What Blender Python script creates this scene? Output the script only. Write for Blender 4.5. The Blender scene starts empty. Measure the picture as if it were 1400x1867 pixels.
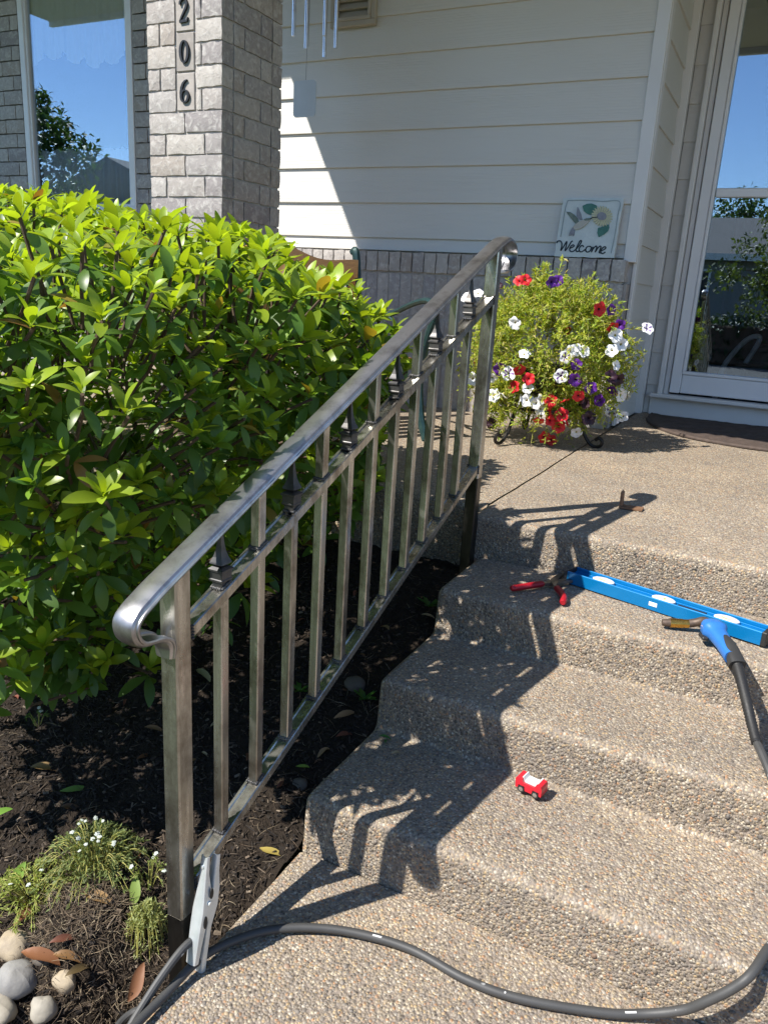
import bpy, math, random
import numpy as np
from mathutils import Vector, Matrix, noise as mnoise

random.seed(7); RNG = np.random.default_rng(11)
scene = bpy.context.scene
col = scene.collection

# ------------------------------------------------------------------ camera
H = 1.2
PITCH, ROLL, YAW = 0.280536, 0.058925, -0.462101
fwd = Vector((math.sin(YAW)*math.cos(PITCH), math.cos(YAW)*math.cos(PITCH), -math.sin(PITCH)))
rgt = Vector((math.cos(YAW), -math.sin(YAW), 0)); upv = rgt.cross(fwd)
r2 = rgt*math.cos(ROLL)+upv*math.sin(ROLL); u2 = -rgt*math.sin(ROLL)+upv*math.cos(ROLL)
cam = bpy.data.cameras.new('camera'); camo = bpy.data.objects.new('camera', cam); col.objects.link(camo)
cam.sensor_fit = 'HORIZONTAL'; cam.sensor_width = 36; cam.lens = 36*1407.65/1400
cam.clip_start = .02; cam.clip_end = 2000
camo.matrix_world = Matrix(((r2.x, u2.x, -fwd.x, 0), (r2.y, u2.y, -fwd.y, 0), (r2.z, u2.z, -fwd.z, H), (0, 0, 0, 1)))
scene.camera = camo
# ------------------------------------------------------------------ sky and sun
SUNDIR = Vector((.398, .530, -.749)).normalized()      # direction the light travels
ts = -SUNDIR
w = bpy.data.worlds.new('World'); scene.world = w; w.use_nodes = True
wn = w.node_tree; bgn = wn.nodes['Background']
sky = wn.nodes.new('ShaderNodeTexSky'); sky.sky_type = 'NISHITA'; sky.sun_disc = False
sky.sun_elevation = math.asin(ts.z); sky.sun_rotation = math.atan2(ts.x, ts.y)
sky.altitude = 1800; sky.air_density = 1.0; sky.dust_density = .0; sky.ozone_density = 3.0
wn.links.new(sky.outputs[0], bgn.inputs[0]); bgn.inputs[1].default_value = .118
sl = bpy.data.lights.new('sun', 'SUN'); sl.energy = 4.9; sl.angle = math.radians(.55); sl.color = (1, .95, .87)
so = bpy.data.objects.new('sun', sl); col.objects.link(so); so.rotation_euler = SUNDIR.to_track_quat('-Z', 'Y').to_euler()
so.location = (-6, -8, 12)
vs = scene.view_settings; vs.view_transform = 'Standard'; vs.look = 'None'; vs.exposure = 0.80; vs.gamma = 1
scene.render.resolution_x = 767; scene.render.resolution_y = 1024
scene.cycles.max_bounces = 7; scene.cycles.diffuse_bounces = 3; scene.cycles.glossy_bounces = 4
scene.cycles.transparent_max_bounces = 12; scene.cycles.caustics_reflective = False; scene.cycles.caustics_refractive = False

# ------------------------------------------------------------------ materials
MATS = {}
def newmat(name):
    m = bpy.data.materials.new(name); m.use_nodes = True; nt = m.node_tree
    return m, nt, nt.nodes['Principled BSDF']
def nd(nt, typ, **kw):
    n = nt.nodes.new(typ)
    for k, v in kw.items():
        if k in ('op',): n.operation = v
        else: setattr(n, k, v)
    return n
def L(nt, a, b): nt.links.new(a, b)
def mixc(nt, fac, a, b, blend='MIX'):
    n = nt.nodes.new('ShaderNodeMix'); n.data_type = 'RGBA'; n.blend_type = blend
    for sock, v in ((n.inputs[0], fac), (n.inputs[6], a), (n.inputs[7], b)):
        if isinstance(v, (int, float)): sock.default_value = v
        elif isinstance(v, (tuple, list)): sock.default_value = (*v[:3], 1)
        else: nt.links.new(v, sock)
    return n.outputs[2]
def mth(nt, op, a, b=None, c=None, clamp=False):
    n = nt.nodes.new('ShaderNodeMath'); n.operation = op; n.use_clamp = clamp
    for i, v in enumerate((a, b, c)):
        if v is None: continue
        if isinstance(v, (int, float)): n.inputs[i].default_value = v
        else: nt.links.new(v, n.inputs[i])
    return n.outputs[0]
def pos(nt, stretch=(1, 1, 1), obj=False):
    if obj:
        s = nt.nodes.new('ShaderNodeTexCoord').outputs['Object']
    else:
        s = nt.nodes.new('ShaderNodeNewGeometry').outputs['Position']
    m = nt.nodes.new('ShaderNodeMapping'); m.inputs['Scale'].default_value = stretch
    nt.links.new(s, m.inputs[0]); return m.outputs[0]
def noi(nt, vec, scale, detail=4, rough=.55, dist=0):
    n = nt.nodes.new('ShaderNodeTexNoise'); n.inputs['Scale'].default_value = scale
    n.inputs['Detail'].default_value = detail; n.inputs['Roughness'].default_value = rough
    n.inputs['Distortion'].default_value = dist
    nt.links.new(vec, n.inputs['Vector']); return n.outputs[0]
def ramp(nt, fac, stops, interp='LINEAR'):
    n = nt.nodes.new('ShaderNodeValToRGB'); r = n.color_ramp; r.interpolation = interp
    while len(r.elements) > 1: r.elements.remove(r.elements[-1])
    for i, (p, c) in enumerate(stops):
        e = r.elements[0] if i == 0 else r.elements.new(p)
        e.position = p; e.color = (*c[:3], 1) if len(c) >= 3 else (c[0], c[0], c[0], 1)
    nt.links.new(fac, n.inputs[0]); return n.outputs[0]
def bump(nt, bsdf, h, strength=.3, dist=.002, prev=None):
    b = nt.nodes.new('ShaderNodeBump'); b.inputs['Strength'].default_value = strength
    b.inputs['Distance'].default_value = dist; nt.links.new(h, b.inputs['Height'])
    if prev is not None: nt.links.new(prev, b.inputs['Normal'])
    if bsdf is not None: nt.links.new(b.outputs[0], bsdf.inputs['Normal'])
    return b.outputs[0]
def simple(name, c1, c2=None, rough=.6, metal=0, vs=12, stretch=(1, 1, 1), bs=0, bscale=120, bdist=.002, orand=0, spec=.5, coat=0, obj=False):
    m, nt, b = newmat(name); v = pos(nt, stretch, obj)
    c2 = c2 or tuple(x*.8 for x in c1)
    f = ramp(nt, noi(nt, v, vs, 5), [(.32, (0, 0, 0)), (.68, (1, 1, 1))])
    cc = mixc(nt, f, c1, c2)
    if orand:
        oi = nt.nodes.new('ShaderNodeObjectInfo')
        k = mth(nt, 'MULTIPLY_ADD', oi.outputs['Random'], 2*orand, 1-orand)
        comb = nt.nodes.new('ShaderNodeCombineColor')
        for i in range(3): L(nt, k, comb.inputs[i])
        cc = mixc(nt, 1.0, cc, comb.outputs[0], 'MULTIPLY')
    L(nt, cc, b.inputs['Base Color'])
    b.inputs['Metallic'].default_value = metal; b.inputs['Specular IOR Level'].default_value = spec
    rr = mth(nt, 'MULTIPLY_ADD', noi(nt, v, vs*3, 3), .25, rough-.125, True); L(nt, rr, b.inputs['Roughness'])
    if coat: b.inputs['Coat Weight'].default_value = coat; b.inputs['Coat Roughness'].default_value = .15
    if bs: bump(nt, b, noi(nt, v, bscale, 4), bs, bdist)
    MATS[name] = m; return m

PEBC = [(.33, .26, .175), (.25, .205, .15), (.40, .325, .225), (.48, .415, .30), (.18, .148, .108), (.36, .295, .215), (.28, .235, .18), (.38, .225, .125), (.46, .34, .19), (.12, .10, .08), (.54, .485, .39)]
def aggregate(name):
    m, nt, b = newmat(name); v = pos(nt)
    vo = nt.nodes.new('ShaderNodeTexVoronoi'); vo.inputs['Scale'].default_value = 165; L(nt, v, vo.inputs['Vector'])
    sep = nt.nodes.new('ShaderNodeSeparateColor'); L(nt, vo.outputs['Color'], sep.inputs[0])
    st = [(i/len(PEBC), c) for i, c in enumerate(PEBC)]
    pc = ramp(nt, sep.outputs[0], st, 'CONSTANT')
    edge = ramp(nt, vo.outputs['Distance'], [(.35, (0, 0, 0)), (.75, (1, 1, 1))])
    cc = mixc(nt, edge, pc, (.24, .20, .165))
    big = ramp(nt, noi(nt, v, 3.2, 5, .6), [(.3, (.80, .80, .81)), (.7, (1.08, 1.05, 1.0))])
    cc = mixc(nt, 1.0, cc, big, 'MULTIPLY'); L(nt, cc, b.inputs['Base Color'])
    b.inputs['Roughness'].default_value = .75
    inv = mth(nt, 'SUBTRACT', 1.0, vo.outputs['Distance'])
    bump(nt, b, inv, .9, .004); MATS[name] = m
def colattr(name, rough=.7, transl=0, tcol=None, spec=.4, big=False, bs=0, bscale=60):
    m, nt, b = newmat(name); at = nt.nodes.new('ShaderNodeAttribute'); at.attribute_name = 'Col'
    cc = at.outputs['Color']
    if big:
        v = pos(nt); k = ramp(nt, noi(nt, v, 3.2, 5, .6), [(.3, (.80, .80, .81)), (.7, (1.08, 1.05, 1.0))])
        cc = mixc(nt, 1.0, cc, k, 'MULTIPLY')
        cc = mixc(nt, ramp(nt, noi(nt, v, 160, 3), [(.45, (0, 0, 0)), (.8, (.5, .5, .5))]), cc, (.45, .41, .36))
    L(nt, cc, b.inputs['Base Color']); b.inputs['Roughness'].default_value = rough
    b.inputs['Specular IOR Level'].default_value = spec
    if bs: bump(nt, b, noi(nt, pos(nt), bscale, 3), bs, .002)
    if transl:
        t = nt.nodes.new('ShaderNodeBsdfTranslucent')
        tc = mixc(nt, 1.0, cc, tcol or (1.5, 1.45, .55), 'MULTIPLY'); L(nt, tc, t.inputs[0])
        mx = nt.nodes.new('ShaderNodeMixShader'); mx.inputs[0].default_value = transl
        out = nt.nodes['Material Output']; L(nt, b.outputs[0], mx.inputs[1]); L(nt, t.outputs[0], mx.inputs[2]); L(nt, mx.outputs[0], out.inputs[0])
    MATS[name] = m; return m

aggregate('aggregate'); colattr('pebble', .62, big=True)
colattr('leaf', .36, .46, tcol=(1.5, 1.4, .4), spec=.45); colattr('petunia_leaf', .5, .42); colattr('chip', .85, bs=.5, bscale=300); colattr('treeleaf', .5, .3)
colattr('dryleaf', .6, .12, tcol=(1.2, .9, .5))
simple('soil', (.020, .015, .011), (.035, .026, .019), .95, vs=30, bs=1, bscale=90, bdist=.02, spec=.2)
simple('lawn', (.05, .085, .025), (.08, .10, .035), .9, vs=4, bs=.8, bscale=60, bdist=.03)
simple('asphalt', (.06, .06, .06), (.09, .088, .085), .9, vs=20, bs=.4)
simple('siding', (.61, .595, .565), (.65, .635, .605), .55, vs=2.5, stretch=(1, 4, 4))
simple('mortar', (.46, .435, .41), (.36, .34, .32), .95, vs=40, bs=.6, bscale=200)
simple('trim', (.74, .725, .70), (.70, .68, .655), .42, vs=5, bs=.05)
simple('white_vinyl', (.80, .80, .80), (.76, .76, .765), .35, vs=6)
simple('soffit', (.62, .58, .50), (.58, .54, .46), .7, vs=3)
simple('shingle', (.11, .11, .112), (.16, .155, .15), .95, vs=30, bs=.8, bscale=40, bdist=.02)
simple('vent_tan', (.44, .39, .31), (.40, .355, .285), .6, vs=6)
simple('tile', (.30, .27, .245), (.38, .345, .315), .8, vs=30, bs=.4, bscale=150, orand=.12)
simple('black_digit', (.012, .012, .013), (.02, .02, .02), .4)
simple('room', (.055, .045, .04), (.04, .034, .03), .9)
simple('dark_wood', (.06, .03, .018), (.09, .045, .025), .4, vs=8)
simple('red_cloth', (.16, .02, .015), (.10, .012, .01), .9, vs=10)
simple('lace', (.78, .82, .82), (.70, .74, .75), .9, vs=30)
simple('rubber', (.014, .014, .015), (.022, .021, .02), .55, vs=30, bs=.2, bscale=300)
simple('cable_grey', (.045, .046, .047), (.065, .064, .062), .5, vs=25, bs=.1, bscale=400)
simple('mat_brown', (.055, .038, .030), (.085, .06, .048), .8, vs=30, bs=.6, bscale=250)
simple('galv', (.72, .76, .77), (.60, .65, .66), .34, .55, vs=30, bs=.08)
simple('alu', (.78, .79, .80), (.70, .70, .71), .22, 1, vs=20)
simple('cast_green', (.018, .045, .045), (.03, .07, .068), .35, .3, vs=40)
simple('iron', (.02, .018, .016), (.035, .03, .026), .45, .6, vs=40)
simple('bench_wood', (.62, .29, .075), (.46, .20, .05), .38, vs=6, stretch=(6, 6, 30), bs=.1, coat=.3)
simple('level_blue', (.003, .20, .50), (.003, .18, .46), .28, .3, vs=6)
simple('white_plastic', (.80, .80, .78), (.76, .76, .74), .4)
simple('vial', (.45, .62, .12), (.5, .65, .15), .1)
simple('torch_blue', (.03, .17, .52), (.03, .155, .47), .42, vs=10, bs=.06)
simple('copper', (.55, .25, .13), (.28, .12, .07), .35, 1, vs=60)
simple('brass', (.72, .42, .10), (.62, .34, .07), .28, 1, vs=40)
simple('burnt', (.10, .075, .06), (.18, .13, .10), .55, .6, vs=60)
simple('grip', (.03, .03, .031), (.04, .04, .04), .5)
simple('red_grip', (.40, .008, .02), (.34, .006, .016), .42)
simple('red_paint', (.62, .012, .03), (.58, .01, .026), .3, coat=.4)
simple('tool_steel', (.30, .285, .27), (.20, .18, .16), .38, 1, vs=50)
simple('rust', (.16, .085, .045), (.24, .13, .07), .75, vs=60, bs=.3)
simple('plaque', (.63, .68, .67), (.54, .60, .60), .85, vs=20, bs=.35, bscale=60, bdist=.004)
simple('pl_line', (.33, .39, .40), (.28, .34, .35), .85)
simple('pl_green', (.055, .17, .145), (.08, .22, .18), .8, vs=40)
simple('pl_cream', (.62, .60, .40), (.52, .52, .36), .8, vs=40)
simple('pl_grey', (.28, .29, .33), (.22, .23, .27), .8, vs=60)
simple('pl_wing', (.10, .15, .13), (.20, .24, .20), .8, vs=60)
simple('pl_ink', (.018, .03, .04), (.025, .04, .05), .8)
simple('pl_belly', (.52, .50, .43), (.45, .43, .38), .8, vs=40)
simple('sail', (.58, .66, .73), (.54, .62, .69), .35)
simple('bark', (.10, .065, .04), (.06, .04, .026), .9, vs=30, bs=.6)
simple('stone', (.33, .30, .24), (.22, .205, .185), .70, vs=34, orand=.28, bs=.35, bscale=140)
simple('dirt_stone', (.13, .11, .09), (.09, .078, .065), .9, vs=20, bs=.5)
simple('terracotta', (.04, .035, .03), (.06, .05, .04), .8)
simple('fl_white', (.82, .82, .82), (.78, .78, .80), .6, vs=40)
simple('fl_alys', (.55, .58, .54), (.45, .50, .44), .8, vs=60)
simple('fl_red', (.62, .008, .016), (.5, .005, .012), .6, vs=40)
simple('fl_purple', (.11, .012, .26), (.08, .008, .20), .6, vs=40)
simple('fl_dark', (.018, .004, .012), (.03, .006, .018), .6)
simple('fl_throat', (.55, .45, .12), (.4, .4, .12), .7)
simple('house_b', (.24, .245, .235), (.20, .205, .20), .8)

def brickmat():
    m, nt, b = newmat('brick'); v = pos(nt)
    oi = nt.nodes.new('ShaderNodeObjectInfo')
    base = ramp(nt, oi.outputs['Random'], [(0, (.34, .305, .285)), (.25, (.43, .40, .375)), (.5, (.27, .245, .245)), (.72, (.45, .415, .38)), (.9, (.36, .315, .28))], 'LINEAR')
    n1 = noi(nt, v, 34, 5, .6, .6)
    c = mixc(nt, ramp(nt, n1, [(.48, (0, 0, 0)), (.72, (.75, .75, .75))]), base, (.60, .575, .54))
    c = mixc(nt, ramp(nt, noi(nt, v, 55, 4, .6), [(.30, (.6, .6, .6)), (.45, (0, 0, 0))]), c, (.23, .21, .205))
    L(nt, c, b.inputs['Base Color']); b.inputs['Roughness'].default_value = .9
    bump(nt, b, n1, .55, .008); MATS['brick'] = m
brickmat()
def cablemat():
    m, nt, b = newmat('cable_grey'); v = pos(nt)
    c = mixc(nt, noi(nt, v, 20, 4), (.040, .041, .042), (.070, .069, .067))
    c = mixc(nt, ramp(nt, noi(nt, v, 28, 2, .4), [(.70, (0, 0, 0)), (.735, (1, 1, 1))]), c, (.52, .52, .50))
    L(nt, c, b.inputs['Base Color']); b.inputs['Roughness'].default_value = .55; bump(nt, b, noi(nt, v, 350, 3), .1, .001); MATS['cable_grey'] = m
cablemat()
def sidingmat():
    m, nt, b = newmat('siding_board'); v = pos(nt, (1.2, 1.2, 16))
    wv = nt.nodes.new('ShaderNodeTexWave'); wv.bands_direction = 'Z'; wv.inputs['Scale'].default_value = 1.4
    wv.inputs['Distortion'].default_value = 9; wv.inputs['Detail'].default_value = 3; wv.inputs['Detail Scale'].default_value = .6
    L(nt, v, wv.inputs['Vector'])
    c = mixc(nt, noi(nt, pos(nt), 2.0, 4), (.63, .61, .565), (.67, .65, .605)); L(nt, c, b.inputs['Base Color'])
    b.inputs['Roughness'].default_value = .5
    h = mth(nt, 'MULTIPLY', wv.outputs[1], ramp(nt, noi(nt, pos(nt, (1, 1, 5)), 2.0, 2), [(.35, (.15, .15, .15)), (.65, (1, 1, 1))]))
    bump(nt, b, h, .35, .0025); MATS['siding_board'] = m
sidingmat()
def steelmat(name, base, tint, dark, streak=(60, 60, 4), rough=.26, green=0):
    m, nt, b = newmat(name); v = pos(nt, streak)
    n1 = noi(nt, v, 1.0, 5, .6, .4)
    c = mixc(nt, ramp(nt, n1, [(.36, (0, 0, 0)), (.62, (1, 1, 1))]), base, tint)
    n2 = noi(nt, pos(nt, (1, 1, .6)), 17, 6, .7)
    c = mixc(nt, ramp(nt, n2, [(.46, (0, 0, 0)), (.66, (.85, .85, .85))]), c, dark)
    L(nt, c, b.inputs['Base Color']); b.inputs['Metallic'].default_value = .92
    L(nt, mth(nt, 'MULTIPLY_ADD', n1, .30, rough-.13), b.inputs['Roughness'])
    bump(nt, b, noi(nt, v, 3, 3), .12, .0008); MATS[name] = m
steelmat('steel', (.54, .535, .51), (.36, .35, .315), (.17, .15, .125))
steelmat('steel_black', (.045, .045, .046), (.07, .066, .06), (.03, .028, .026), rough=.32)
steelmat('steel_cap', (.47, .465, .48), (.35, .345, .355), (.20, .19, .19), (14, 14, 14), .33)
steelmat('steel_cast', (.11, .11, .115), (.08, .08, .085), (.16, .15, .14), (30, 30, 30), .5)
steelmat('weld', (.10, .105, .115), (.17, .16, .145), (.04, .04, .045), (80, 80, 80), .58)
def glassmat(name, refl, tint=(1, 1, 1)):
    m, nt, b = newmat(name); nt.nodes.remove(b)
    tr = nt.nodes.new('ShaderNodeBsdfTransparent'); tr.inputs[0].default_value = (*tint, 1)
    gl = nt.nodes.new('ShaderNodeBsdfGlossy'); gl.inputs['Roughness'].default_value = 0.0; gl.inputs[0].default_value = (.70, .85, 1, 1)
    fr = nt.nodes.new('ShaderNodeLayerWeight'); fr.inputs[0].default_value = .5
    fac = mth(nt, 'MULTIPLY_ADD', mth(nt, 'POWER', fr.outputs['Facing'], 3.0), .6, refl, True)
    mx = nt.nodes.new('ShaderNodeMixShader'); L(nt, fac, mx.inputs[0]); L(nt, tr.outputs[0], mx.inputs[1]); L(nt, gl.outputs[0], mx.inputs[2])
    L(nt, mx.outputs[0], nt.nodes['Material Output'].inputs[0]); MATS[name] = m
glassmat('glass', .27, (.98, .99, .99))

# ------------------------------------------------------------------ mesh helpers
class MB:
    def __init__(s): s.v = []; s.f = []
    def add(s, vs, fs):
        o = len(s.v); s.v += [tuple(map(float, p)) for p in vs]; s.f += [tuple(i+o for i in f) for f in fs]; return s
    def box(s, c, d, bev=0.0, R=None):
        x, y, z = d[0]/2, d[1]/2, d[2]/2
        if bev <= 0:
            vs = [(sx*x, sy*y, sz*z) for sz in (-1, 1) for sy in (-1, 1) for sx in (-1, 1)]
            fs = [(0, 2, 3, 1), (4, 5, 7, 6), (0, 1, 5, 4), (2, 6, 7, 3), (0, 4, 6, 2), (1, 3, 7, 5)]
        else:
            b = min(bev, x*.9, y*.9, z*.9); vs = []; idx = {}
            for sx in (-1, 1):
                for sy in (-1, 1):
                    for sz in (-1, 1):
                        for a in range(3):
                            idx[(sx, sy, sz, a)] = len(vs)
                            vs.append((sx*(x-(b if a != 0 else 0)), sy*(y-(b if a != 1 else 0)), sz*(z-(b if a != 2 else 0))))
            fs = []
            for sx in (-1, 1):
                q = [idx[(sx, a, b2, 0)] for a, b2 in ((-1, -1), (1, -1), (1, 1), (-1, 1))]; fs.append(q if sx > 0 else q[::-1])
                q = [idx[(a, sx, b2, 1)] for a, b2 in ((-1, -1), (-1, 1), (1, 1), (1, -1))]; fs.append(q if sx > 0 else q[::-1])
                q = [idx[(a, b2, sx, 2)] for a, b2 in ((-1, -1), (1, -1), (1, 1), (-1, 1))]; fs.append(q if sx > 0 else q[::-1])
            for p in (-1, 1):
                for q in (-1, 1):
                    fs.append([idx[(p, q, -1, 0)], idx[(p, q, 1, 0)], idx[(p, q, 1, 1)], idx[(p, q, -1, 1)]][::p*q])
                    fs.append([idx[(p, -1, q, 0)], idx[(p, 1, q, 0)], idx[(p, 1, q, 2)], idx[(p, -1, q, 2)]][::-p*q])
                    fs.append([idx[(-1, p, q, 1)], idx[(1, p, q, 1)], idx[(1, p, q, 2)], idx[(-1, p, q, 2)]][::p*q])
            for sx in (-1, 1):
                for sy in (-1, 1):
                    for sz in (-1, 1):
                        t = [idx[(sx, sy, sz, a)] for a in range(3)]; fs.append(t if sx*sy*sz > 0 else t[::-1])
        if R is not None: vs = [tuple(R @ Vector(p)) for p in vs]
        return s.add([(p[0]+c[0], p[1]+c[1], p[2]+c[2]) for p in vs], fs)
    def sweep(s, path, prof, side=None, caps=True, scales=None, closed=False):
        # prof: list of (a,b): a along 'side', b along the local normal
        n = len(path); P = [Vector(p) for p in path]; k = len(prof); vs = []; N = None
        for i in range(n):
            t = (P[min(i+1, n-1)]-P[max(i-1, 0)]).normalized()
            if side is not None:
                S = Vector(side); S = (S-t*S.dot(t)).normalized()
            else:
                if N is None:
                    a = Vector((0, 0, 1)) if abs(t.z) < .9 else Vector((1, 0, 0)); S = t.cross(a).normalized()
                else: S = (N-t*N.dot(t)).normalized()
                N = S
            B = S.cross(t)
            sc = scales[i] if scales else 1
            for a, b in prof: vs.append(P[i]+S*a*sc+B*b*sc)
        fs = []
        for i in range(n-1):
            for j in range(k):
                fs.append((i*k+j, i*k+(j+1) % k, (i+1)*k+(j+1) % k, (i+1)*k+j))
        if caps: fs.append(tuple(range(k))[::-1]); fs.append(tuple((n-1)*k+j for j in range(k)))
        return s.add(vs, fs)
    def tube(s, path, r, n=10, scales=None, caps=True):
        return s.sweep(path, [(r*math.cos(2*math.pi*j/n), r*math.sin(2*math.pi*j/n)) for j in range(n)], None, caps, scales)
    def lathe(s, c, prof, n=16, rot0=0, R=None, sx=1, sy=1):
        vs = []; k = len(prof)
        for r, z in prof:
            for j in range(n):
                a = rot0+2*math.pi*j/n; p = Vector((r*math.cos(a)*sx, r*math.sin(a)*sy, z))
                if R is not None: p = R @ p
                vs.append(p+Vector(c))
        fs = [(i*n+j, i*n+(j+1) % n, (i+1)*n+(j+1) % n, (i+1)*n+j) for i in range(k-1) for j in range(n)]
        fs += [tuple(range(n))[::-1], tuple((k-1)*n+j for j in range(n))]
        return s.add(vs, fs)
    def grid(s, fn, nu, nv):
        vs = [fn(i/nu, j/nv) for j in range(nv+1) for i in range(nu+1)]; w_ = nu+1
        return s.add(vs, [(j*w_+i, j*w_+i+1, (j+1)*w_+i+1, (j+1)*w_+i) for j in range(nv) for i in range(nu)])
    def slab(s, poly, fn, d):
        # closed outline (2D) extruded: fn(u,v,h)->3D
        n = len(poly); vs = [fn(u, v, 0) for u, v in poly]+[fn(u, v, d) for u, v in poly]
        fs = [tuple(range(n))[::-1], tuple(range(n, 2*n))]+[(i, (i+1) % n, (i+1) % n+n, i+n) for i in range(n)]
        return s.add(vs, fs)
    def ribbon(s, pts, ws, fn, d):
        # 2D stroke with widths, extruded; fn(u,v,h)->3D
        n = len(pts); vs = []
        for i in range(n):
            a = Vector(pts[max(i-1, 0)]); b = Vector(pts[min(i+1, n-1)]); t = (b-a); t = t.normalized() if t.length > 0 else Vector((1, 0))
            nn = Vector((-t.y, t.x))*(ws[i] if isinstance(ws, (list, tuple)) else ws)/2
            p = Vector(pts[i])
            for q, h in ((p-nn, 0), (p+nn, 0), (p+nn, d), (p-nn, d)): vs.append(fn(q.x, q.y, h))
        fs = [(i*4+j, i*4+(j+1) % 4, (i+1)*4+(j+1) % 4, (i+1)*4+j) for i in range(n-1) for j in range(4)]+[(0, 3, 2, 1), tuple((n-1)*4+j for j in range(4))]
        return s.add(vs, fs)
def mesh_of(mb, name, smooth=False, angle=None):
    me = bpy.data.meshes.new(name); me.from_pydata(mb.v, [], mb.f); me.update()
    if smooth:
        me.polygons.foreach_set('use_smooth', [True]*len(me.polygons))
        if angle: me.set_sharp_from_angle(angle=math.radians(angle))
    return me
WL = {}                                     # world location of every parent
def wl(o): return WL.get(o.name, Vector((0, 0, 0))) if o else Vector((0, 0, 0))
def reg(o, loc): WL[o.name] = Vector(loc)
def tag(o, label=None, cat=None, group=None, kind=None):
    if label: o['label'] = label
    if cat: o['category'] = cat
    if group: o['group'] = group
    if kind: o['kind'] = kind
    return o
def empty(name, loc, label, cat, group=None):
    o = bpy.data.objects.new(name, None); col.objects.link(o); o.location = loc; o.empty_display_size = .05
    reg(o, loc); return tag(o, label, cat, group)
def ob(name, mb, mat, parent=None, smooth=False, angle=35, origin=None):
    v = np.array(mb.v); c = Vector(origin) if origin else Vector(((v.min(0)+v.max(0))/2).tolist())
    mb.v = [(p[0]-c.x, p[1]-c.y, p[2]-c.z) for p in mb.v]
    me = mesh_of(mb, name, smooth, angle); o = bpy.data.objects.new(name, me); col.objects.link(o)
    me.materials.append(MATS[mat]); o.location = c-wl(parent); o.parent = parent; reg(o, c); return o
def inst(name, me, parent, loc, R=None):
    o = bpy.data.objects.new(name, me); col.objects.link(o); o.parent = parent
    M4 = (R.to_4x4() if R is not None else Matrix.Identity(4)); M4.translation = Vector(loc)-wl(parent)
    o.matrix_basis = M4; reg(o, loc); return o
def join_inst(name, tv, tf, Rs, T, mat, parent=None, cols=None, smooth=True, origin=(0, 0, 0)):
    tv = np.asarray(tv, float); N = len(T); k = len(tv)
    V = (np.einsum('nij,kj->nki', Rs, tv)+np.asarray(T)[:, None, :]-np.asarray(origin)).reshape(-1, 3)
    ls = np.array([len(f) for f in tf]); fl = np.concatenate([np.array(f) for f in tf])
    loops = (fl[None, :]+(np.arange(N)*k)[:, None]).ravel(); tot = np.tile(ls, N); st = np.concatenate([[0], np.cumsum(tot)[:-1]])
    me = bpy.data.meshes.new(name); me.vertices.add(len(V)); me.vertices.foreach_set('co', V.ravel())
    me.loops.add(len(loops)); me.loops.foreach_set('vertex_index', loops.astype(np.int32))
    me.polygons.add(len(tot)); me.polygons.foreach_set('loop_start', st.astype(np.int32)); me.polygons.foreach_set('loop_total', tot.astype(np.int32))
    me.polygons.foreach_set('use_smooth', np.full(len(tot), smooth)); me.update(calc_edges=True)
    if cols is not None:
        a = me.attributes.new('Col', 'FLOAT_COLOR', 'POINT')
        c4 = np.ones((N, 4)); c4[:, :3] = cols; a.data.foreach_set('color', np.repeat(c4, k, axis=0).ravel().astype(np.float32))
    me.materials.append(MATS[mat]); o = bpy.data.objects.new(name, me); col.objects.link(o)
    o.location = Vector(origin)-wl(parent); o.parent = parent; reg(o, origin); return o
def setcol(me, c):
    a = me.attributes.new('Col', 'FLOAT_COLOR', 'POINT')
    a.data.foreach_set('color', np.tile(np.array([*c, 1], np.float32), len(me.vertices)))
def spline(pts, n=8):
    P = [Vector(p) for p in pts]; out = []
    for i in range(len(P)-1):
        p0, p1, p2, p3 = P[max(i-1, 0)], P[i], P[i+1], P[min(i+2, len(P)-1)]
        for k in range(n):
            t = k/n; out.append(.5*((2*p1)+(p2-p0)*t+(2*p0-5*p1+4*p2-p3)*t*t+(3*p1-p0-3*p2+p3)*t**3))
    out.append(P[-1]); return out
def rotm(ax, ang): return Matrix.Rotation(ang, 3, ax)
def frame(y, z=None, roll=0):
    # rotation whose local +Y is y and local +Z is close to z
    y = Vector(y).normalized(); z = Vector(z) if z is not None else Vector((0, 0, 1))
    z = z-y*z.dot(y)
    if z.length < 1e-4: z = Vector((1, 0, 0))-y*y.x
    z.normalize(); x = y.cross(z)
    return Matrix((x, y, z)).transposed()

# ================================================================== SETTING
RZ = .1316; TD = (1.219, 1.556, 1.897, 2.237); ZL = 4*RZ; XS = -.7665; XE = 1.5
def fillet(pts, rads, n=6):
    out = []
    for i, p in enumerate(pts):
        r = rads[i]
        if r <= 0 or i in (0, len(pts)-1): out.append(p); continue
        a = Vector(pts[i-1])-Vector(p); b = Vector(pts[i+1])-Vector(p); a.normalize(); b.normalize()
        p0 = Vector(p)+a*r; p2 = Vector(p)+b*r
        for k in range(n+1):
            t = k/n; q = p0*(1-t)**2+Vector(p)*2*t*(1-t)+p2*t*t; out.append((q.x, q.y))
    return out
def densify(pl, h=.03):
    o = [pl[0]]
    for a, b in zip(pl, pl[1:]):
        n = max(1, int(math.hypot(b[0]-a[0], b[1]-a[1])/h))
        for k in range(1, n+1): o.append((a[0]+(b[0]-a[0])*k/n, a[1]+(b[1]-a[1])*k/n))
    return o
def wob(x, y, z): return mnoise.noise((x*7, y*7, z*7))*.0026+mnoise.noise((x*1.3+4, y*1.3, z*1.3))*.004
NR = .026
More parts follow.
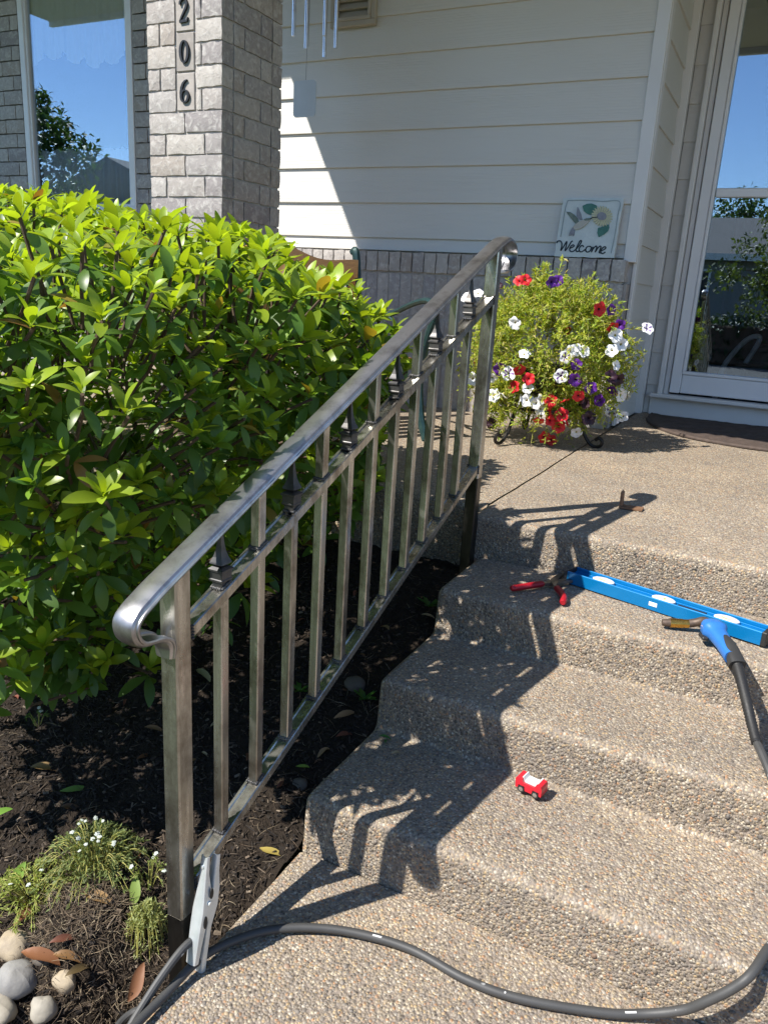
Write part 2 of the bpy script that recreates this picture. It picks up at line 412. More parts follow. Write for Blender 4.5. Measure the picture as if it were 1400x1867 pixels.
def extrude_profile(name, pl, x0, x1, ins=(.012, .005, .0015), skirt=-.35):
    pl = densify(pl); n = len(pl); nrm = []
    for i in range(n):
        a = pl[max(i-1, 0)]; b = pl[min(i+1, n-1)]; t = Vector((b[0]-a[0], b[1]-a[1])).normalized(); nrm.append(Vector((-t.y, t.x)))
    xs = [x0, x0+.004, x0+.012, x0+.03]; x = x0+.09
    while x < x1: xs.append(x); x += .06
    xs.append(x1)
    mb = MB(); vs = []
    for i, xx in enumerate(xs):
        d = ins[i] if i < 3 else 0
        for (y, z), nn in zip(pl, nrm):
            w_ = wob(xx, y, z)
            vs.append((xx, y+nn.x*(w_-d), z+nn.y*(w_-d)))
    fs = [(i*n+j, i*n+j+1, (i+1)*n+j+1, (i+1)*n+j) for i in range(len(xs)-1) for j in range(n-1)]
    b0 = len(vs)
    for (y, z) in pl: vs.append((x0, y, skirt))
    fs += [(j+1, j, b0+j, b0+j+1) for j in range(n-1)]
    mb.add(vs, fs); o = ob(name, mb, 'aggregate', None, True, 50); o['kind'] = 'structure'
    return o, pl, nrm
def pebbles(parent, pl, nrm, x0, x1, cell=.0059):
    P = np.array(pl); Nn = np.array([(a.x, a.y) for a in nrm]); seg = np.hypot(*np.diff(P, axis=0).T); s = np.concatenate([[0], np.cumsum(seg)])
    ns = int(s[-1]/cell); nx = int((x1-x0)/cell)
    S, X = np.meshgrid((np.arange(ns)+.5)*cell, x0+(np.arange(nx)+.5)*cell, indexing='ij')
    S = (S+(np.arange(nx) % 2)*cell*.5+RNG.uniform(-.38, .38, S.shape)*cell).ravel().clip(0, s[-1]); X = (X+RNG.uniform(-.38, .38, X.shape)*cell).ravel()
    Y = np.interp(S, s, P[:, 0]); Z = np.interp(S, s, P[:, 1]); ny = np.interp(S, s, Nn[:, 0]); nz = np.interp(S, s, Nn[:, 1])
    l = np.hypot(ny, nz); ny /= l; nz /= l; N = len(X)
    W = np.array([wob(a, b, c) for a, b, c in zip(X, Y, Z)])
    rad = np.clip(RNG.lognormal(math.log(.0026), .32, N), .0016, .0064)
    T = np.stack([X, Y+ny*(W-.0008), Z+nz*(W-.0008)], 1)
    ang = RNG.uniform(0, 2*math.pi, N); asp = RNG.uniform(.62, 1.0, N); hh = rad*RNG.uniform(.30, .55, N)*(1+.45*np.clip(1-nz*1.2, 0, 1))
    e1 = np.stack([np.ones(N), np.zeros(N), np.zeros(N)], 1); e3 = np.stack([np.zeros(N), ny, nz], 1); e2 = np.cross(e3, e1)
    e3 = e3+RNG.normal(0, .16, (N, 3)); e3 /= np.linalg.norm(e3, axis=1)[:, None]
    a1 = e1*np.cos(ang)[:, None]+e2*np.sin(ang)[:, None]; a2 = np.cross(e3, a1); a1 = np.cross(a2, e3)
    Rs = np.stack([a1*(rad*1.15)[:, None], a2*(rad*asp)[:, None], e3*hh[:, None]], 2)
    tv = [(0, 0, 1)]+[(.70*math.cos(2*math.pi*j/5), .70*math.sin(2*math.pi*j/5), .74) for j in range(5)]+[(math.cos(2*math.pi*(j+.5)/5), math.sin(2*math.pi*(j+.5)/5), -.1) for j in range(5)]
    tf = [(0, 1+j, 1+(j+1) % 5) for j in range(5)]+[(1+j, 6+j, 6+(j+1) % 5, 1+(j+1) % 5) for j in range(5)]
    tf = [(0, 1+j, 1+(j+1) % 5) for j in range(5)]+[(1+(j+1) % 5, 1+j, 6+j) for j in range(5)]+[(1+(j+1) % 5, 6+j, 6+(j+1) % 5) for j in range(5)]
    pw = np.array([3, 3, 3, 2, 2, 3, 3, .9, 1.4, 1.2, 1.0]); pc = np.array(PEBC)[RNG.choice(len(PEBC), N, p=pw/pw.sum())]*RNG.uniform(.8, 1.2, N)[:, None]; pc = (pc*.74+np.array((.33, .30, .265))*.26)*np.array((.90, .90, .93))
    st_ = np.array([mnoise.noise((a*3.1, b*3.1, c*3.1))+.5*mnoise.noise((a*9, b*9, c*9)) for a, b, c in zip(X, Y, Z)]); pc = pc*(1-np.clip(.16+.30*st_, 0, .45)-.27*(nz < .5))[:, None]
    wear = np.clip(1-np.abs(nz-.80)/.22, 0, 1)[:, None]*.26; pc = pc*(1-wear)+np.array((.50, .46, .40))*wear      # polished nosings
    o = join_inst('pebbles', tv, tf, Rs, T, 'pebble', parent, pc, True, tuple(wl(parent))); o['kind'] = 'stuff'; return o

# lower walk, three steps, landing: one profile cut in three pieces
pw_ = fillet([(-4.0, 0), (TD[0]-.004, 0)], [0, 0])
o, pl, nr = extrude_profile('walkway', densify([(-4, -.02), (.2, -.004), (1.216, 0)], .05), XS, XE)
k0 = next(i for i, p in enumerate(pl) if p[0] > .50)
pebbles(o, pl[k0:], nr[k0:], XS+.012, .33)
sp = []; rd = []
for i in range(3):
    zb = i*RZ; sp += [(TD[i], zb-(.02 if i == 0 else 0)), (TD[i]+.012, zb+RZ)]; rd += [0 if i == 0 else .012, NR]
sp += [(TD[3]-.004, 3*RZ)]; rd += [0]
o, pl, nr = extrude_profile('steps', fillet(sp, rd), XS, XE)
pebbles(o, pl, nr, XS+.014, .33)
sp = [(TD[3], 3*RZ-.02), (TD[3]+.012, ZL), (5.30, ZL+.004)]
o, pl, nr = extrude_profile('landing', fillet(sp, [0, NR, 0]), XS-.038, XE, (.008, .004, .001))
k1 = next(i for i, p in enumerate(pl) if p[0] > 3.1)
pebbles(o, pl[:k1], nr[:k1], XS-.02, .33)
o, pl, nr = extrude_profile('porch_slab', fillet([(2.37, -.05), (2.385, ZL-.004), (4.9, ZL-.002)], [0, .03, 0]), -4.6, XS-.0425)
k1 = next(i for i, p in enumerate(pl) if p[0] > 2.8); k0 = next(i for i, p in enumerate(pl) if p[1] > .15)
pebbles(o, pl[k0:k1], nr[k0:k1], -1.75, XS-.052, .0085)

# ground far and near
mb = MB(); mb.add([(-300, -300, -.30), (300, -300, -.30), (300, 300, -.30), (-300, 300, -.30)], [(0, 1, 2, 3)])
g = ob('ground', mb, 'lawn'); g['kind'] = 'structure'
mb = MB(); mb.add([(-60, -13, -.29), (60, -13, -.29), (60, -7, -.29), (-60, -7, -.29)], [(0, 1, 2, 3)])
g = ob('street', mb, 'asphalt'); g['kind'] = 'structure'
mb = MB(); mb.box((3.4, -1.2, -.16), (3.7, 9.0, .26), .01); g = ob('driveway', mb, 'aggregate'); g['kind'] = 'structure'

def soilz(x, y, fine=True):
    z = -.10+(y-.85)*.286
    if y > 2.25: z = .30
    z -= max(0, .6-y)*.0
    z += .06*math.exp(-((x+1.06)**2/.01+(y-.87)**2/.01)**2)
    z -= .075*math.exp(-((x+.85)**2/.012+(y-.76)**2/.022)**2)
    if fine:
        z += mnoise.noise((x*14, y*14, 3))*.014+mnoise.noise((x*45, y*45, 7))*.009+mnoise.noise((x*4, y*4, 1))*.02
    return z
def sgrid(u, v):
    x = -3.9+u*(3.9+XS-.002); y = -.2+v*2.75; return (x, y, soilz(x, y))
mb = MB(); mb.grid(sgrid, 230, 200); soil = ob('soil', mb, 'soil', None, True, None); soil['kind'] = 'structure'
# mulch and crumbs
def chips():
    N = 19000
    X = np.concatenate([RNG.uniform(-1.9, XS-.01, N*3//4), RNG.uniform(-3.0, XS-.01, N-N*3//4)]); Y = np.concatenate([.55+1.85*RNG.beta(1, 1.5, N*3//4), RNG.uniform(.3, 2.4, N-N*3//4)])
    Z = np.array([soilz(a, b) for a, b in zip(X, Y)])+RNG.uniform(-.002, .006, N)
    kind = RNG.random(N); ln = np.where(kind < .5, RNG.uniform(.004, .018, N), RNG.uniform(.0025, .008, N)); wd = np.where(kind < .5, RNG.uniform(.0009, .0032, N), ln*RNG.uniform(.5, .9, N)); th = np.where(kind < .55, wd*.6, wd*.8)
    az = RNG.uniform(0, 2*math.pi, N); tl = RNG.normal(0, .35, N)
    e1 = np.stack([np.cos(az)*np.cos(tl), np.sin(az)*np.cos(tl), np.sin(tl)], 1); up = np.stack([RNG.normal(0, .4, N), RNG.normal(0, .4, N), np.ones(N)], 1)
    e2 = np.cross(up, e1); e2 /= np.linalg.norm(e2, axis=1)[:, None]; e3 = np.cross(e1, e2)
    Rs = np.stack([e1*ln[:, None], e2*wd[:, None], e3*th[:, None]], 2)
    tv = [(-1, -.6, -.5), (-.9, .7, -.4), (.9, .5, -.5), (1, -.5, -.3), (-.8, -.4, .6), (-.85, .5, .5), (.8, .35, .6), (.85, -.45, .5)]
    tf = [(3, 2, 1, 0), (4, 5, 6, 7), (0, 1, 5, 4), (1, 2, 6, 5), (2, 3, 7, 6), (3, 0, 4, 7)]
    pal = np.array([(.024, .018, .013), (.036, .026, .019), (.016, .012, .010), (.062, .046, .033), (.11, .082, .058), (.19, .15, .11)])
    near = np.exp(-((X+.95)/.35)**2-((Y-.85)/.28)**2)          # drier, paler crumbs on the dug edge
    idx = np.array([RNG.choice(6, p=q/q.sum()) for q in (np.array([3, 3, 3, 1.2, .35, .12])[None]+near[:, None]*np.array([0, 2, 0, 4, 3.5, 1.5])[None])])
    o = join_inst('mulch', tv, tf, Rs, np.stack([X, Y, Z], 1), 'chip', soil, pal[idx]*RNG.uniform(.7, 1.3, N)[:, None], False, tuple(wl(soil))); o['kind'] = 'stuff'
chips()
def fibres():
    N = 4200; m = N*2//3
    X = np.concatenate([RNG.normal(-1.02, .13, m), RNG.uniform(-2.2, XS-.01, N-m)]); Y = np.concatenate([RNG.normal(.86, .11, m), RNG.uniform(.55, 2.2, N-m)]); X = np.minimum(X, XS-.012)
    Z = np.array([soilz(a, b) for a, b in zip(X, Y)])+RNG.uniform(0, .007, N); ln = RNG.uniform(.008, .030, N); th = RNG.uniform(.0004, .0010, N)
    az = RNG.uniform(0, 2*math.pi, N); tl = RNG.normal(.1, .45, N); e1 = np.stack([np.cos(az)*np.cos(tl), np.sin(az)*np.cos(tl), np.sin(tl)], 1)
    up = RNG.normal(0, 1, (N, 3)); e2 = np.cross(up, e1); e2 /= np.linalg.norm(e2, axis=1)[:, None]; e3 = np.cross(e1, e2)
    bend = RNG.uniform(.1, .5, N)*ln
    # template coordinates: x along, y carries the bend, z is the thickness
    tv = []
    for i in range(5):
        t = i/4*2-1
        for a in range(3): tv.append((t, (1-t*t), a))
    tv = np.array(tv); V = np.zeros((N, 15, 3)); rr_ = [(1, 0), (-.5, .87), (-.5, -.87)]
    for j, (t, b, a) in enumerate(tv):
        c, d = rr_[int(a)]; w_ = 1-.6*abs(t)
        V[:, j] = np.stack([X, Y, Z], 1)+e1*(t*ln)[:, None]+e2*((b-.5)*bend+c*th*w_)[:, None]+e3*(d*th*w_)[:, None]
    tf = [(i*3+a, i*3+(a+1) % 3, (i+1)*3+(a+1) % 3, (i+1)*3+a) for i in range(4) for a in range(3)]
    pal = np.array([(.16, .115, .075), (.26, .20, .13), (.09, .065, .045), (.34, .28, .19)]); cc = pal[RNG.choice(4, N, p=[.35, .25, .3, .1])]
    I3 = np.tile(np.zeros((3, 3)), (N, 1, 1)); o = join_inst('dry_roots', np.zeros((15, 3)), tf, I3, np.zeros((N, 3)), 'chip', soil, cc, True, tuple(wl(soil)))
    o.data.vertices.foreach_set('co', (V.reshape(-1, 3)-np.array(tuple(wl(soil)))).ravel()); o.data.update(); o['kind'] = 'stuff'
fibres()

# ================================================================== HOUSE
YW = 4.43; YM = 5.22; SOF = 3.30
house = empty('house', (-2.2, 5.0, ZL), 'house front with pale lap siding, grey brick pier, window and storm door', 'house')
def part(name, mb, mat, parent=None, smooth=False, angle=35): return ob(name, mb, mat, parent or house, smooth, angle)
# main wall with window and door openings, room behind
WX0, WX1, WZ0, WZ1 = -6.372, -5.075, 1.69, 3.74
DX0, DX1, DZ1 = -.665, .32, 3.14
mb = MB()
def wallbox(mb, x0, x1, z0, z1, y0=YM, y1=YM+.14): mb.box(((x0+x1)/2, (y0+y1)/2, (z0+z1)/2), (x1-x0, y1-y0, z1-z0))
for a in ((-8.0, WX0, .0, 3.95), (WX0, WX1, .0, WZ0), (WX0, WX1, WZ1, 3.95), (WX1, DX0, .0, 3.95), (DX1, 2.4, .0, SOF), (DX0, DX1, DZ1, SOF), (DX0, DX1, 0, .54)): wallbox(mb, *a)
mainwall = part('wall', mb, 'mortar')
mb = MB(); y0, y1 = YM+.141, 8.6; x0, x1 = -7.6, 2.4
mb.add([(x, y, z) for z in (.55, 3.85) for y in (y0, y1) for x in (x0, x1)], [(0, 1, 3, 2), (4, 6, 7, 5), (2, 3, 7, 6), (0, 2, 6, 4), (1, 5, 7, 3)])
mb.box((-3.4, 7.0, 1.9), (.12, 3.0, 2.6)); part('room_wall', mb, 'room')
# outer shell so that no light leaks into the room
mb = MB(); wallbox(mb, -7.9, -7.7, 0, 3.95, YM+.14, 8.7); wallbox(mb, 2.41, 2.5, 0, 3.95, YM-.1, 8.7); wallbox(mb, -7.9, 2.5, 0, 3.95, 8.61, 8.75); wallbox(mb, -7.9, 2.5, 3.86, 3.95, YM+.15, 8.6); part('outer_wall', mb, 'siding')

# ---- bricks
BM = {}
def brick_mesh(L_, h, d, var):
    key = (round(L_, 3), round(h, 3), round(d, 3), var)
    if key in BM: return BM[key]
    rnd = random.Random(hash(key) & 0xffff); mb = MB(); nu, nv = 5, 3
    hw = lambda u, v: ((u-.5)*L_, (v-.5)*h)
    def f(u, v):
        x, z = hw(u, v); e = 1 if 0 < u < 1 and 0 < v < 1 else 0
        return (x+rnd.uniform(-.0025, .0025), -d/2-(rnd.uniform(-.0012, .0018) if e else -.003+rnd.uniform(-.001, .001)), z+rnd.uniform(-.0025, .0025))
    mb.grid(f, nu, nv); w_ = nu+1
    rim = [i for i in range(w_)]+[j*w_+nu for j in range(1, nv+1)]+[nv*w_+i for i in range(nu-1, -1, -1)]+[j*w_ for j in range(nv-1, 0, -1)]
    b0 = len(mb.v); n = len(rim)
    mb.v += [(mb.v[i][0], d/2, mb.v[i][2]) for i in rim]
    mb.f += [(rim[i], b0+i, b0+(i+1) % n, rim[(i+1) % n]) for i in range(n)]
    me = mesh_of(mb, 'brick', True, 40); me.materials.append(MATS['brick']); BM[key] = me; return me
def put_brick(parent, c, L_, h, d, rz=0, rx=0):
    R = Matrix.Rotation(rz, 3, 'Z')
    if rx: R = R @ Matrix.Rotation(rx, 3, 'Y')
    return inst('brick', brick_mesh(L_, h, d, random.randrange(4)), parent, c, R)
CH = .1165; JT = .011
# pier: mortar core with bricks on front and right side
KP = .8197                                   # porch column, free standing under the porch roof
PX0, PX1, PY0, PY1 = -2.984, -2.529, 3.150, 3.632
CP = .0955; JP = .0095
mb = MB(); mb.box(((PX0+PX1)/2, (PY0+PY1)/2, (ZL-.02+SOF)/2), (PX1-PX0-.022, PY1-PY0-.022, SOF-ZL+.02)); pier = part('brick_column', mb, 'mortar')
TX0, TX1 = -2.807, -2.691
zj = 1.961; z = zj-15*CP; r = 0; DB = .085
def zz_(v): return 1.2+(v-1.2)*KP
while z < SOF-.02:
    hb = min(CP, SOF-.002-z)-JP; zc = z+JP/2+hb/2
    if zj < zc < 3.0:
        segs = [(PX0, -2.905), (-2.905, TX0), (TX1, PX1)] if r % 2 == 0 else [(PX0, TX0), (TX1, -2.652), (-2.652, PX1)]
    else:
        segs = [(PX0, PX0+.227), (PX0+.227, PX1)] if r % 2 == 0 else [(PX0, PX0+.107), (PX0+.107, PX1-.107), (PX1-.107, PX1)]
    for a, b in segs: put_brick(pier, ((a+b)/2, PY0+DB/2, zc), b-a-JP, hb, DB)
    segs = [(PX0, PX0+.227), (PX0+.227, PX1)]
    for a, b in segs: put_brick(pier, ((a+b)/2, PY1-DB/2, zc), b-a-JP, hb, DB, math.pi)
    y0_, y1_ = PY0+DB+.002, PY1-DB-.002
    ys = [y0_, y0_+.085, y1_] if r % 2 == 0 else [y0_, y0_+.215, y1_]
    for a, b in zip(ys, ys[1:]): put_brick(pier, (PX1-DB/2, (a+b)/2, zc), b-a-JP, hb, DB, math.pi/2); put_brick(pier, (PX0+DB/2, (a+b)/2, zc), b-a-JP, hb, DB, -math.pi/2)
    z += CP; r += 1
# number tiles and digits
def dig(ch, zc):
    xc = (TX0+TX1)/2
    mb = MB(); mb.box((xc, PY0+.043, zc), (TX1-TX0-.008, .080, .161), .003); part('number_tile', mb, 'tile', pier)
    y = PY0+.003-.0005; F = lambda u, v, h: (xc+u*KP, y-h, zc+v*KP); mb = MB(); D = .010
    A = [2*math.pi*i/28 for i in range(29)]
    if ch == '0':
        mb.ribbon([(.027*math.sin(a), .055*math.cos(a)) for a in A], [.006+.011*abs(math.sin(a)) for a in A], F, D)
    elif ch == '6':
        mb.ribbon([(.026*math.sin(a), -.024+.031*math.cos(a)) for a in A], [.006+.010*abs(math.sin(a)) for a in A], F, D)
        mb.ribbon([(-.0262, -.028), (-.027, -.005), (-.022, .022), (-.012, .042), (.003, .055), (.019, .060)], [.016, .017, .016, .013, .009, .005], F, D-.001)
    elif ch == '2':
        mb.ribbon([(-.026, .032), (-.024, .046), (-.012, .057), (.004, .058), (.018, .050), (.023, .034), (.017, .014), (.0, -.010), (-.016, -.032), (-.028, -.052)], [.011, .012, .008, .007, .012, .016, .014, .011, .009, .006], F, D)
        mb.ribbon([(-.030, -.052), (.0, -.051), (.022, -.051), (.030, -.034)], [.014, .013, .012, .004], F, D-.001)
    if ch: part('digit', mb, 'black_digit', pier)
for ch, zc in (('6', 2.045), ('0', 2.213), ('2', 2.381), ('', 2.549), ('', 2.717), ('', 2.885)): dig(ch, zc)
# main wall bricks round the window
def brick_rows(parent, x0, x1, z0, z1, yf, Lb=.272):
    z = z0; r = 0
    while z < z1-.02:
        h = min(CH, z1-z)
        x = x0; first = True
        while x < x1-.015:
            b = Lb*.5 if (first and r % 2) else Lb
            e = min(x+b, x1)
            if x1-e < .05: e = x1
            put_brick(parent, ((x+e)/2, yf+.035, z+h/2), e-x-JT, h-JT, .09); x = e; first = False
        z += h; r += 1
brick_rows(mainwall, -7.16, WX0-.006, 1.19, 3.80, YM-.02)
brick_rows(mainwall, WX1+.006, -4.25, 1.19, 3.80, YM-.02)
brick_rows(mainwall, WX0, WX1, 1.19, WZ0-.03, YM-.02)

# knee wall: rows of upright bricks under the siding
KX0, KX1, KY = -3.54, -.835, 4.352
mb = MB(); mb.box(((KX0+KX1)/2-.006, (KY+.007+YW+.05)/2, (ZL-.02+1.40)/2), (KX1-KX0-.012, YW+.05-KY-.007, 1.40-ZL+.02)); knee = part('knee_wall', mb, 'mortar')
for z0, z1, dy in ((1.306, 1.423, -.014), (1.050, 1.300, 0), (.795, 1.046, 0), (ZL-.01, .790, 0)):
    x = KX1; w_ = .0775
    while x > KX0+.02:
        a = max(x-w_, KX0)
        put_brick(knee, ((a+x)/2, KY+.045+dy, (z0+z1)/2), z1-z0-.008, x-a-.008, .09, 0, math.pi/2); x = a
mb = MB(); mb.box((KX1+.006, 4.395, (ZL+1.30)/2), (.02, .07, 1.30-ZL), .003); part('end_brick', mb, 'tile', knee)

# lap siding on the projecting wall
mb = MB(); SX0 = -3.55
mb = MB(); mb.box(((SX0-.82)/2, YW+.10, (1.30+SOF)/2), (-.82-SX0, .15, SOF-1.30)); mb.box((SX0+.08, (YW+.1+YM)/2, (ZL+SOF)/2), (.15, YM-YW-.1, SOF-ZL)); sw = part('siding_wall', mb, 'siding')
def board_x(x0, x1, z0, z1, y, parent, lap=.012):
    mb = MB(); n = 2
    vs = [(x, yy, zz) for x in (x0, x1) for yy, zz in ((y-lap-.008, z0), (y-lap-.0085, z0+.004), (y-.006, z1+.012), (y+.004, z1+.012), (y+.004, z0))]
    fs = [(i, (i+1) % 5, 5+(i+1) % 5, 5+i) for i in range(5)]+[(4, 3, 2, 1, 0), (5, 6, 7, 8, 9)]
    mb.add(vs, fs); return part('siding_board', mb, 'siding_board', parent)
zl_ = [1.431]+[1.503+.1995*k for k in range(9)]+[3.29]
for a, b in zip(zl_, zl_[1:]): board_x(SX0+.002, -.868, a, b-.012, YW+.005, sw)
# corner board, return wall, inner corner, narrow strip by the door
mb = MB(); mb.box((-.834, YW-.006, (ZL+SOF)/2+.44), (.066, .030, SOF-ZL-.89), .003); mb.box((-.8085, YW+.045, (ZL+.004+SOF)/2), (.020, .070, SOF-ZL-.01), .003); part('corner_board', mb, 'trim', sw)
mb = MB(); mb.box((-.865, (YW+5.19)/2+.03, (ZL+SOF)/2), (.08, 5.19-YW-.02, SOF-ZL)); rw = part('return_wall', mb, 'siding')
def board_y(y0, y1, z0, z1, x, parent, lap=.010):
    mb = MB()
    vs = [(xx, y, zz) for y in (y0, y1) for xx, zz in ((x+lap+.006, z0), (x+lap+.0065, z0+.004), (x+.005, z1+.010), (x-.004, z1+.010), (x-.004, z0))]
    fs = [(i, (i+1) % 5, 5+(i+1) % 5, 5+i) for i in range(5)][::1]+[(4, 3, 2, 1, 0), (5, 6, 7, 8, 9)]
    mb.add(vs, fs); return part('siding_board', mb, 'siding_board', parent)
zr = [ZL+.006]+[.716+.1985*k for k in range(13)]+[3.29]
for a, b in zip(zr, zr[1:]): board_y(YW+.083, 5.135, a, b-.010, -.824, rw)
mb = MB(); mb.box((-.797, 5.168, (ZL+SOF)/2), (.052, .062, SOF-ZL-.006), .003); part('inner_corner_trim', mb, 'trim', rw)
st = [ZL+.008]+[.714+.2027*k for k in range(13)]+[3.29]
for a, b in zip(st, st[1:]): board_x(-.769, -.694, a, b-.010, YM-.004, mainwall, .008)

# ---- window
mb = MB(); wy = YM-.022
def fr(mb, x0, x1, z0, z1, t, y, d):
    mb.box(((x0+x1)/2, y, z0+t/2), (x1-x0, d, t), .004); mb.box(((x0+x1)/2, y, z1-t/2), (x1-x0, d, t), .004)
    mb.box((x0+t/2, y, (z0+z1)/2), (t, d-.002, z1-z0-2*t), .004); mb.box((x1-t/2, y, (z0+z1)/2), (t, d-.002, z1-z0-2*t), .004)
mb = MB(); fr(mb, WX0, WX1, WZ0, WZ1, .062, YM+.005, .075); win = part('window', mb, 'white_vinyl')
mb = MB(); fr(mb, WX0+.060, WX1-.060, WZ0+.060, WZ1-.060, .022, YM+.008, .05); part('sash', mb, 'white_vinyl', win)
mb = MB(); mb.box(((WX0+WX1)/2, YM+.012, (WZ0+WZ1)/2), (WX1-WX0-.15, .005, WZ1-WZ0-.15)); part('pane', mb, 'glass', win)
mb = MB(); mb.box(((WX0+WX1)/2, YM-.045, WZ0-.018), (WX1-WX0+.05, .11, .030), .006); part('sill', mb, 'white_vinyl', win)

# ---- storm door
mb = MB()
mb.box((-.6805, YM-.030, (.66+3.16)/2), (.028, .075, 2.50), .004); mb.box((-.649, YM+.012, (.66+3.14)/2), (.030, .05, 2.48), .003)
mb.box((.336, YM-.030, (.66+3.16)/2), (.028, .075, 2.50), .004); mb.box(((DX0+DX1)/2, YM-.030, 3.168), (1.06, .075, .03), .004); door = part('storm_door', mb, 'trim')
mb = MB(); mb.box((-.597, YM-.018, (.677+3.12)/2), (.062, .040, 2.44), .005); part('stile', mb, 'white_vinyl', door)
mb = MB(); mb.box((.270, YM-.018, (.677+3.12)/2), (.062, .040, 2.44), .005); part('stile', mb, 'white_vinyl', door)
mb = MB(); mb.box((-.163, YM-.018, .7385), (.803, .038, .115), .005); part('bottom_rail', mb, 'white_vinyl', door)
mb = MB(); mb.box((-.163, YM-.018, 1.853), (.760, .036, .050), .005); part('mid_rail', mb, 'white_vinyl', door)
mb = MB(); mb.box((-.163, YM-.018, 3.08), (.803, .038, .08), .005); part('top_rail', mb, 'white_vinyl', door)
mb = MB(); fr(mb, -.566, .239, .797, 3.04, .019, YM-.022, .048); part('glazing_bead', mb, 'white_vinyl', door)
mb = MB(); mb.box((-.163, YM-.012, 1.320), (.790, .004, 1.02)); part('pane', mb, 'glass', door)
mb = MB(); mb.box((-.163, YM-.008, 2.46), (.790, .004, 1.18)); part('pane', mb, 'glass', door)
mb = MB(); mb.box((-.19, YM-.045, .655), (1.09, .11, .024), .005); part('threshold', mb, 'trim', door)
mb = MB(); mb.box((-.19, YM-.022, (ZL+.640)/2+.003), (1.09, .036, .640-ZL-.004), .003); part('kick_board', mb, 'trim', door)

# ---- gable vent
mb = MB(); fr(mb, -2.728, -2.428, 2.655, 3.02, .030, YW-.028, .03); vent = part('wall_vent', mb, 'vent_tan', sw)
mb = MB(); fr(mb, -2.699, -2.457, 2.684, 2.99, .022, YW-.034, .03); part('inner_frame', mb, 'vent_tan', vent)
for k in range(7):
    mb = MB(); mb.box((-2.578, YW-.024, 2.722+.042*k), (.206, .006, .046), 0, rotm('X', -.55)); part('louvre', mb, 'vent_tan', vent)

# ---- roofs: porch roof on the right, house eave on the left
mb = MB(); mb.box((-.475, (2.67+6.2)/2, SOF+.06), (5.95, 3.53, .12)); porch = part('porch_roof', mb, 'soffit')
mb = MB(); mb.box((-.465, 2.645, SOF+.05), (5.99, .045, .20), .004); part('fascia', mb, 'trim', porch)
mb = MB(); mb.box((-3.4375, 4.4, SOF+.05), (.045, 3.46, .20), .004); part('fascia', mb, 'trim', porch)
mb = MB(); mb.add([(-3.46, 2.615, SOF+.16), (2.7, 2.615, SOF+.16), (2.7, 6.6, 3.62), (-3.46, 6.6, 3.62), (-3.46, 2.615, SOF+.152), (2.7, 2.615, SOF+.152), (2.7, 6.6, SOF+.152), (-3.46, 6.6, SOF+.152)], [(0, 1, 2, 3), (0, 4, 5, 1), (1, 5, 6, 2), (2, 6, 7, 3), (3, 7, 4, 0), (7, 6, 5, 4)]); part('shingles', mb, 'shingle', porch)
EZ = 3.85
mb = MB(); mb.box((-5.94, (3.45+8.8)/2, EZ+.11), (4.30, 5.35, .12)); eave = part('house_roof', mb, 'soffit')
mb = MB(); mb.box((-5.94, 3.4275, EZ+.10), (4.32, .045, .20), .004); part('fascia', mb, 'trim', eave)
mb = MB(); mb.add([(-8.1, 3.405, EZ+.21), (-3.78, 3.405, EZ+.21), (-3.78, 6.6, 4.6), (-8.1, 6.6, 4.6), (-8.1, 8.9, EZ+.202), (-3.78, 8.9, EZ+.202), (-8.1, 3.405, EZ+.202), (-3.78, 3.405, EZ+.202)], [(0, 1, 2, 3), (3, 2, 5, 4), (6, 7, 1, 0), (0, 3, 4, 6), (1, 7, 5, 2), (4, 5, 7, 6)]); part('shingles', mb, 'shingle', eave)

# ---- lace curtains in the window
def lace(name, f_top, f_bot, label, x0=WX0+.07, x1=WX1-.07):
    mb = MB(); n = 110
    vs = []; fs = []
    for i in range(n+1):
        x = x0+(x1-x0)*i/n; yy = YM+.060+.012*math.sin(i*.9)+.006*math.sin(i*2.3)
        vs += [(x, yy, f_bot(x)), (x, yy, f_top(x)), (x, yy+.002, f_top(x)), (x, yy+.002, f_bot(x))]
    for i in range(n):
        for j in range(4): fs.append((i*4+j, (i+1)*4+j, (i+1)*4+(j+1) % 4, i*4+(j+1) % 4))
    mb.add(vs, fs); o = ob(name, mb, 'lace', None, True, None); tag(o, label, 'curtain'); return o
def scal(x):
    u = (x-WX0)/.235; return 2.98+.09*abs(math.sin(math.pi*u+.5))**.55*(-1)+.05*math.sin(u*1.3)
lace('lace_valance', lambda x: 3.66, scal, 'scalloped white lace valance across the top of the window')
lace('lace_cafe_curtain', lambda x: 2.22+.008*math.sin(x*40)+.006*math.sin(x*97), lambda x: 1.745, 'straight lace cafe curtain across the bottom of the window')

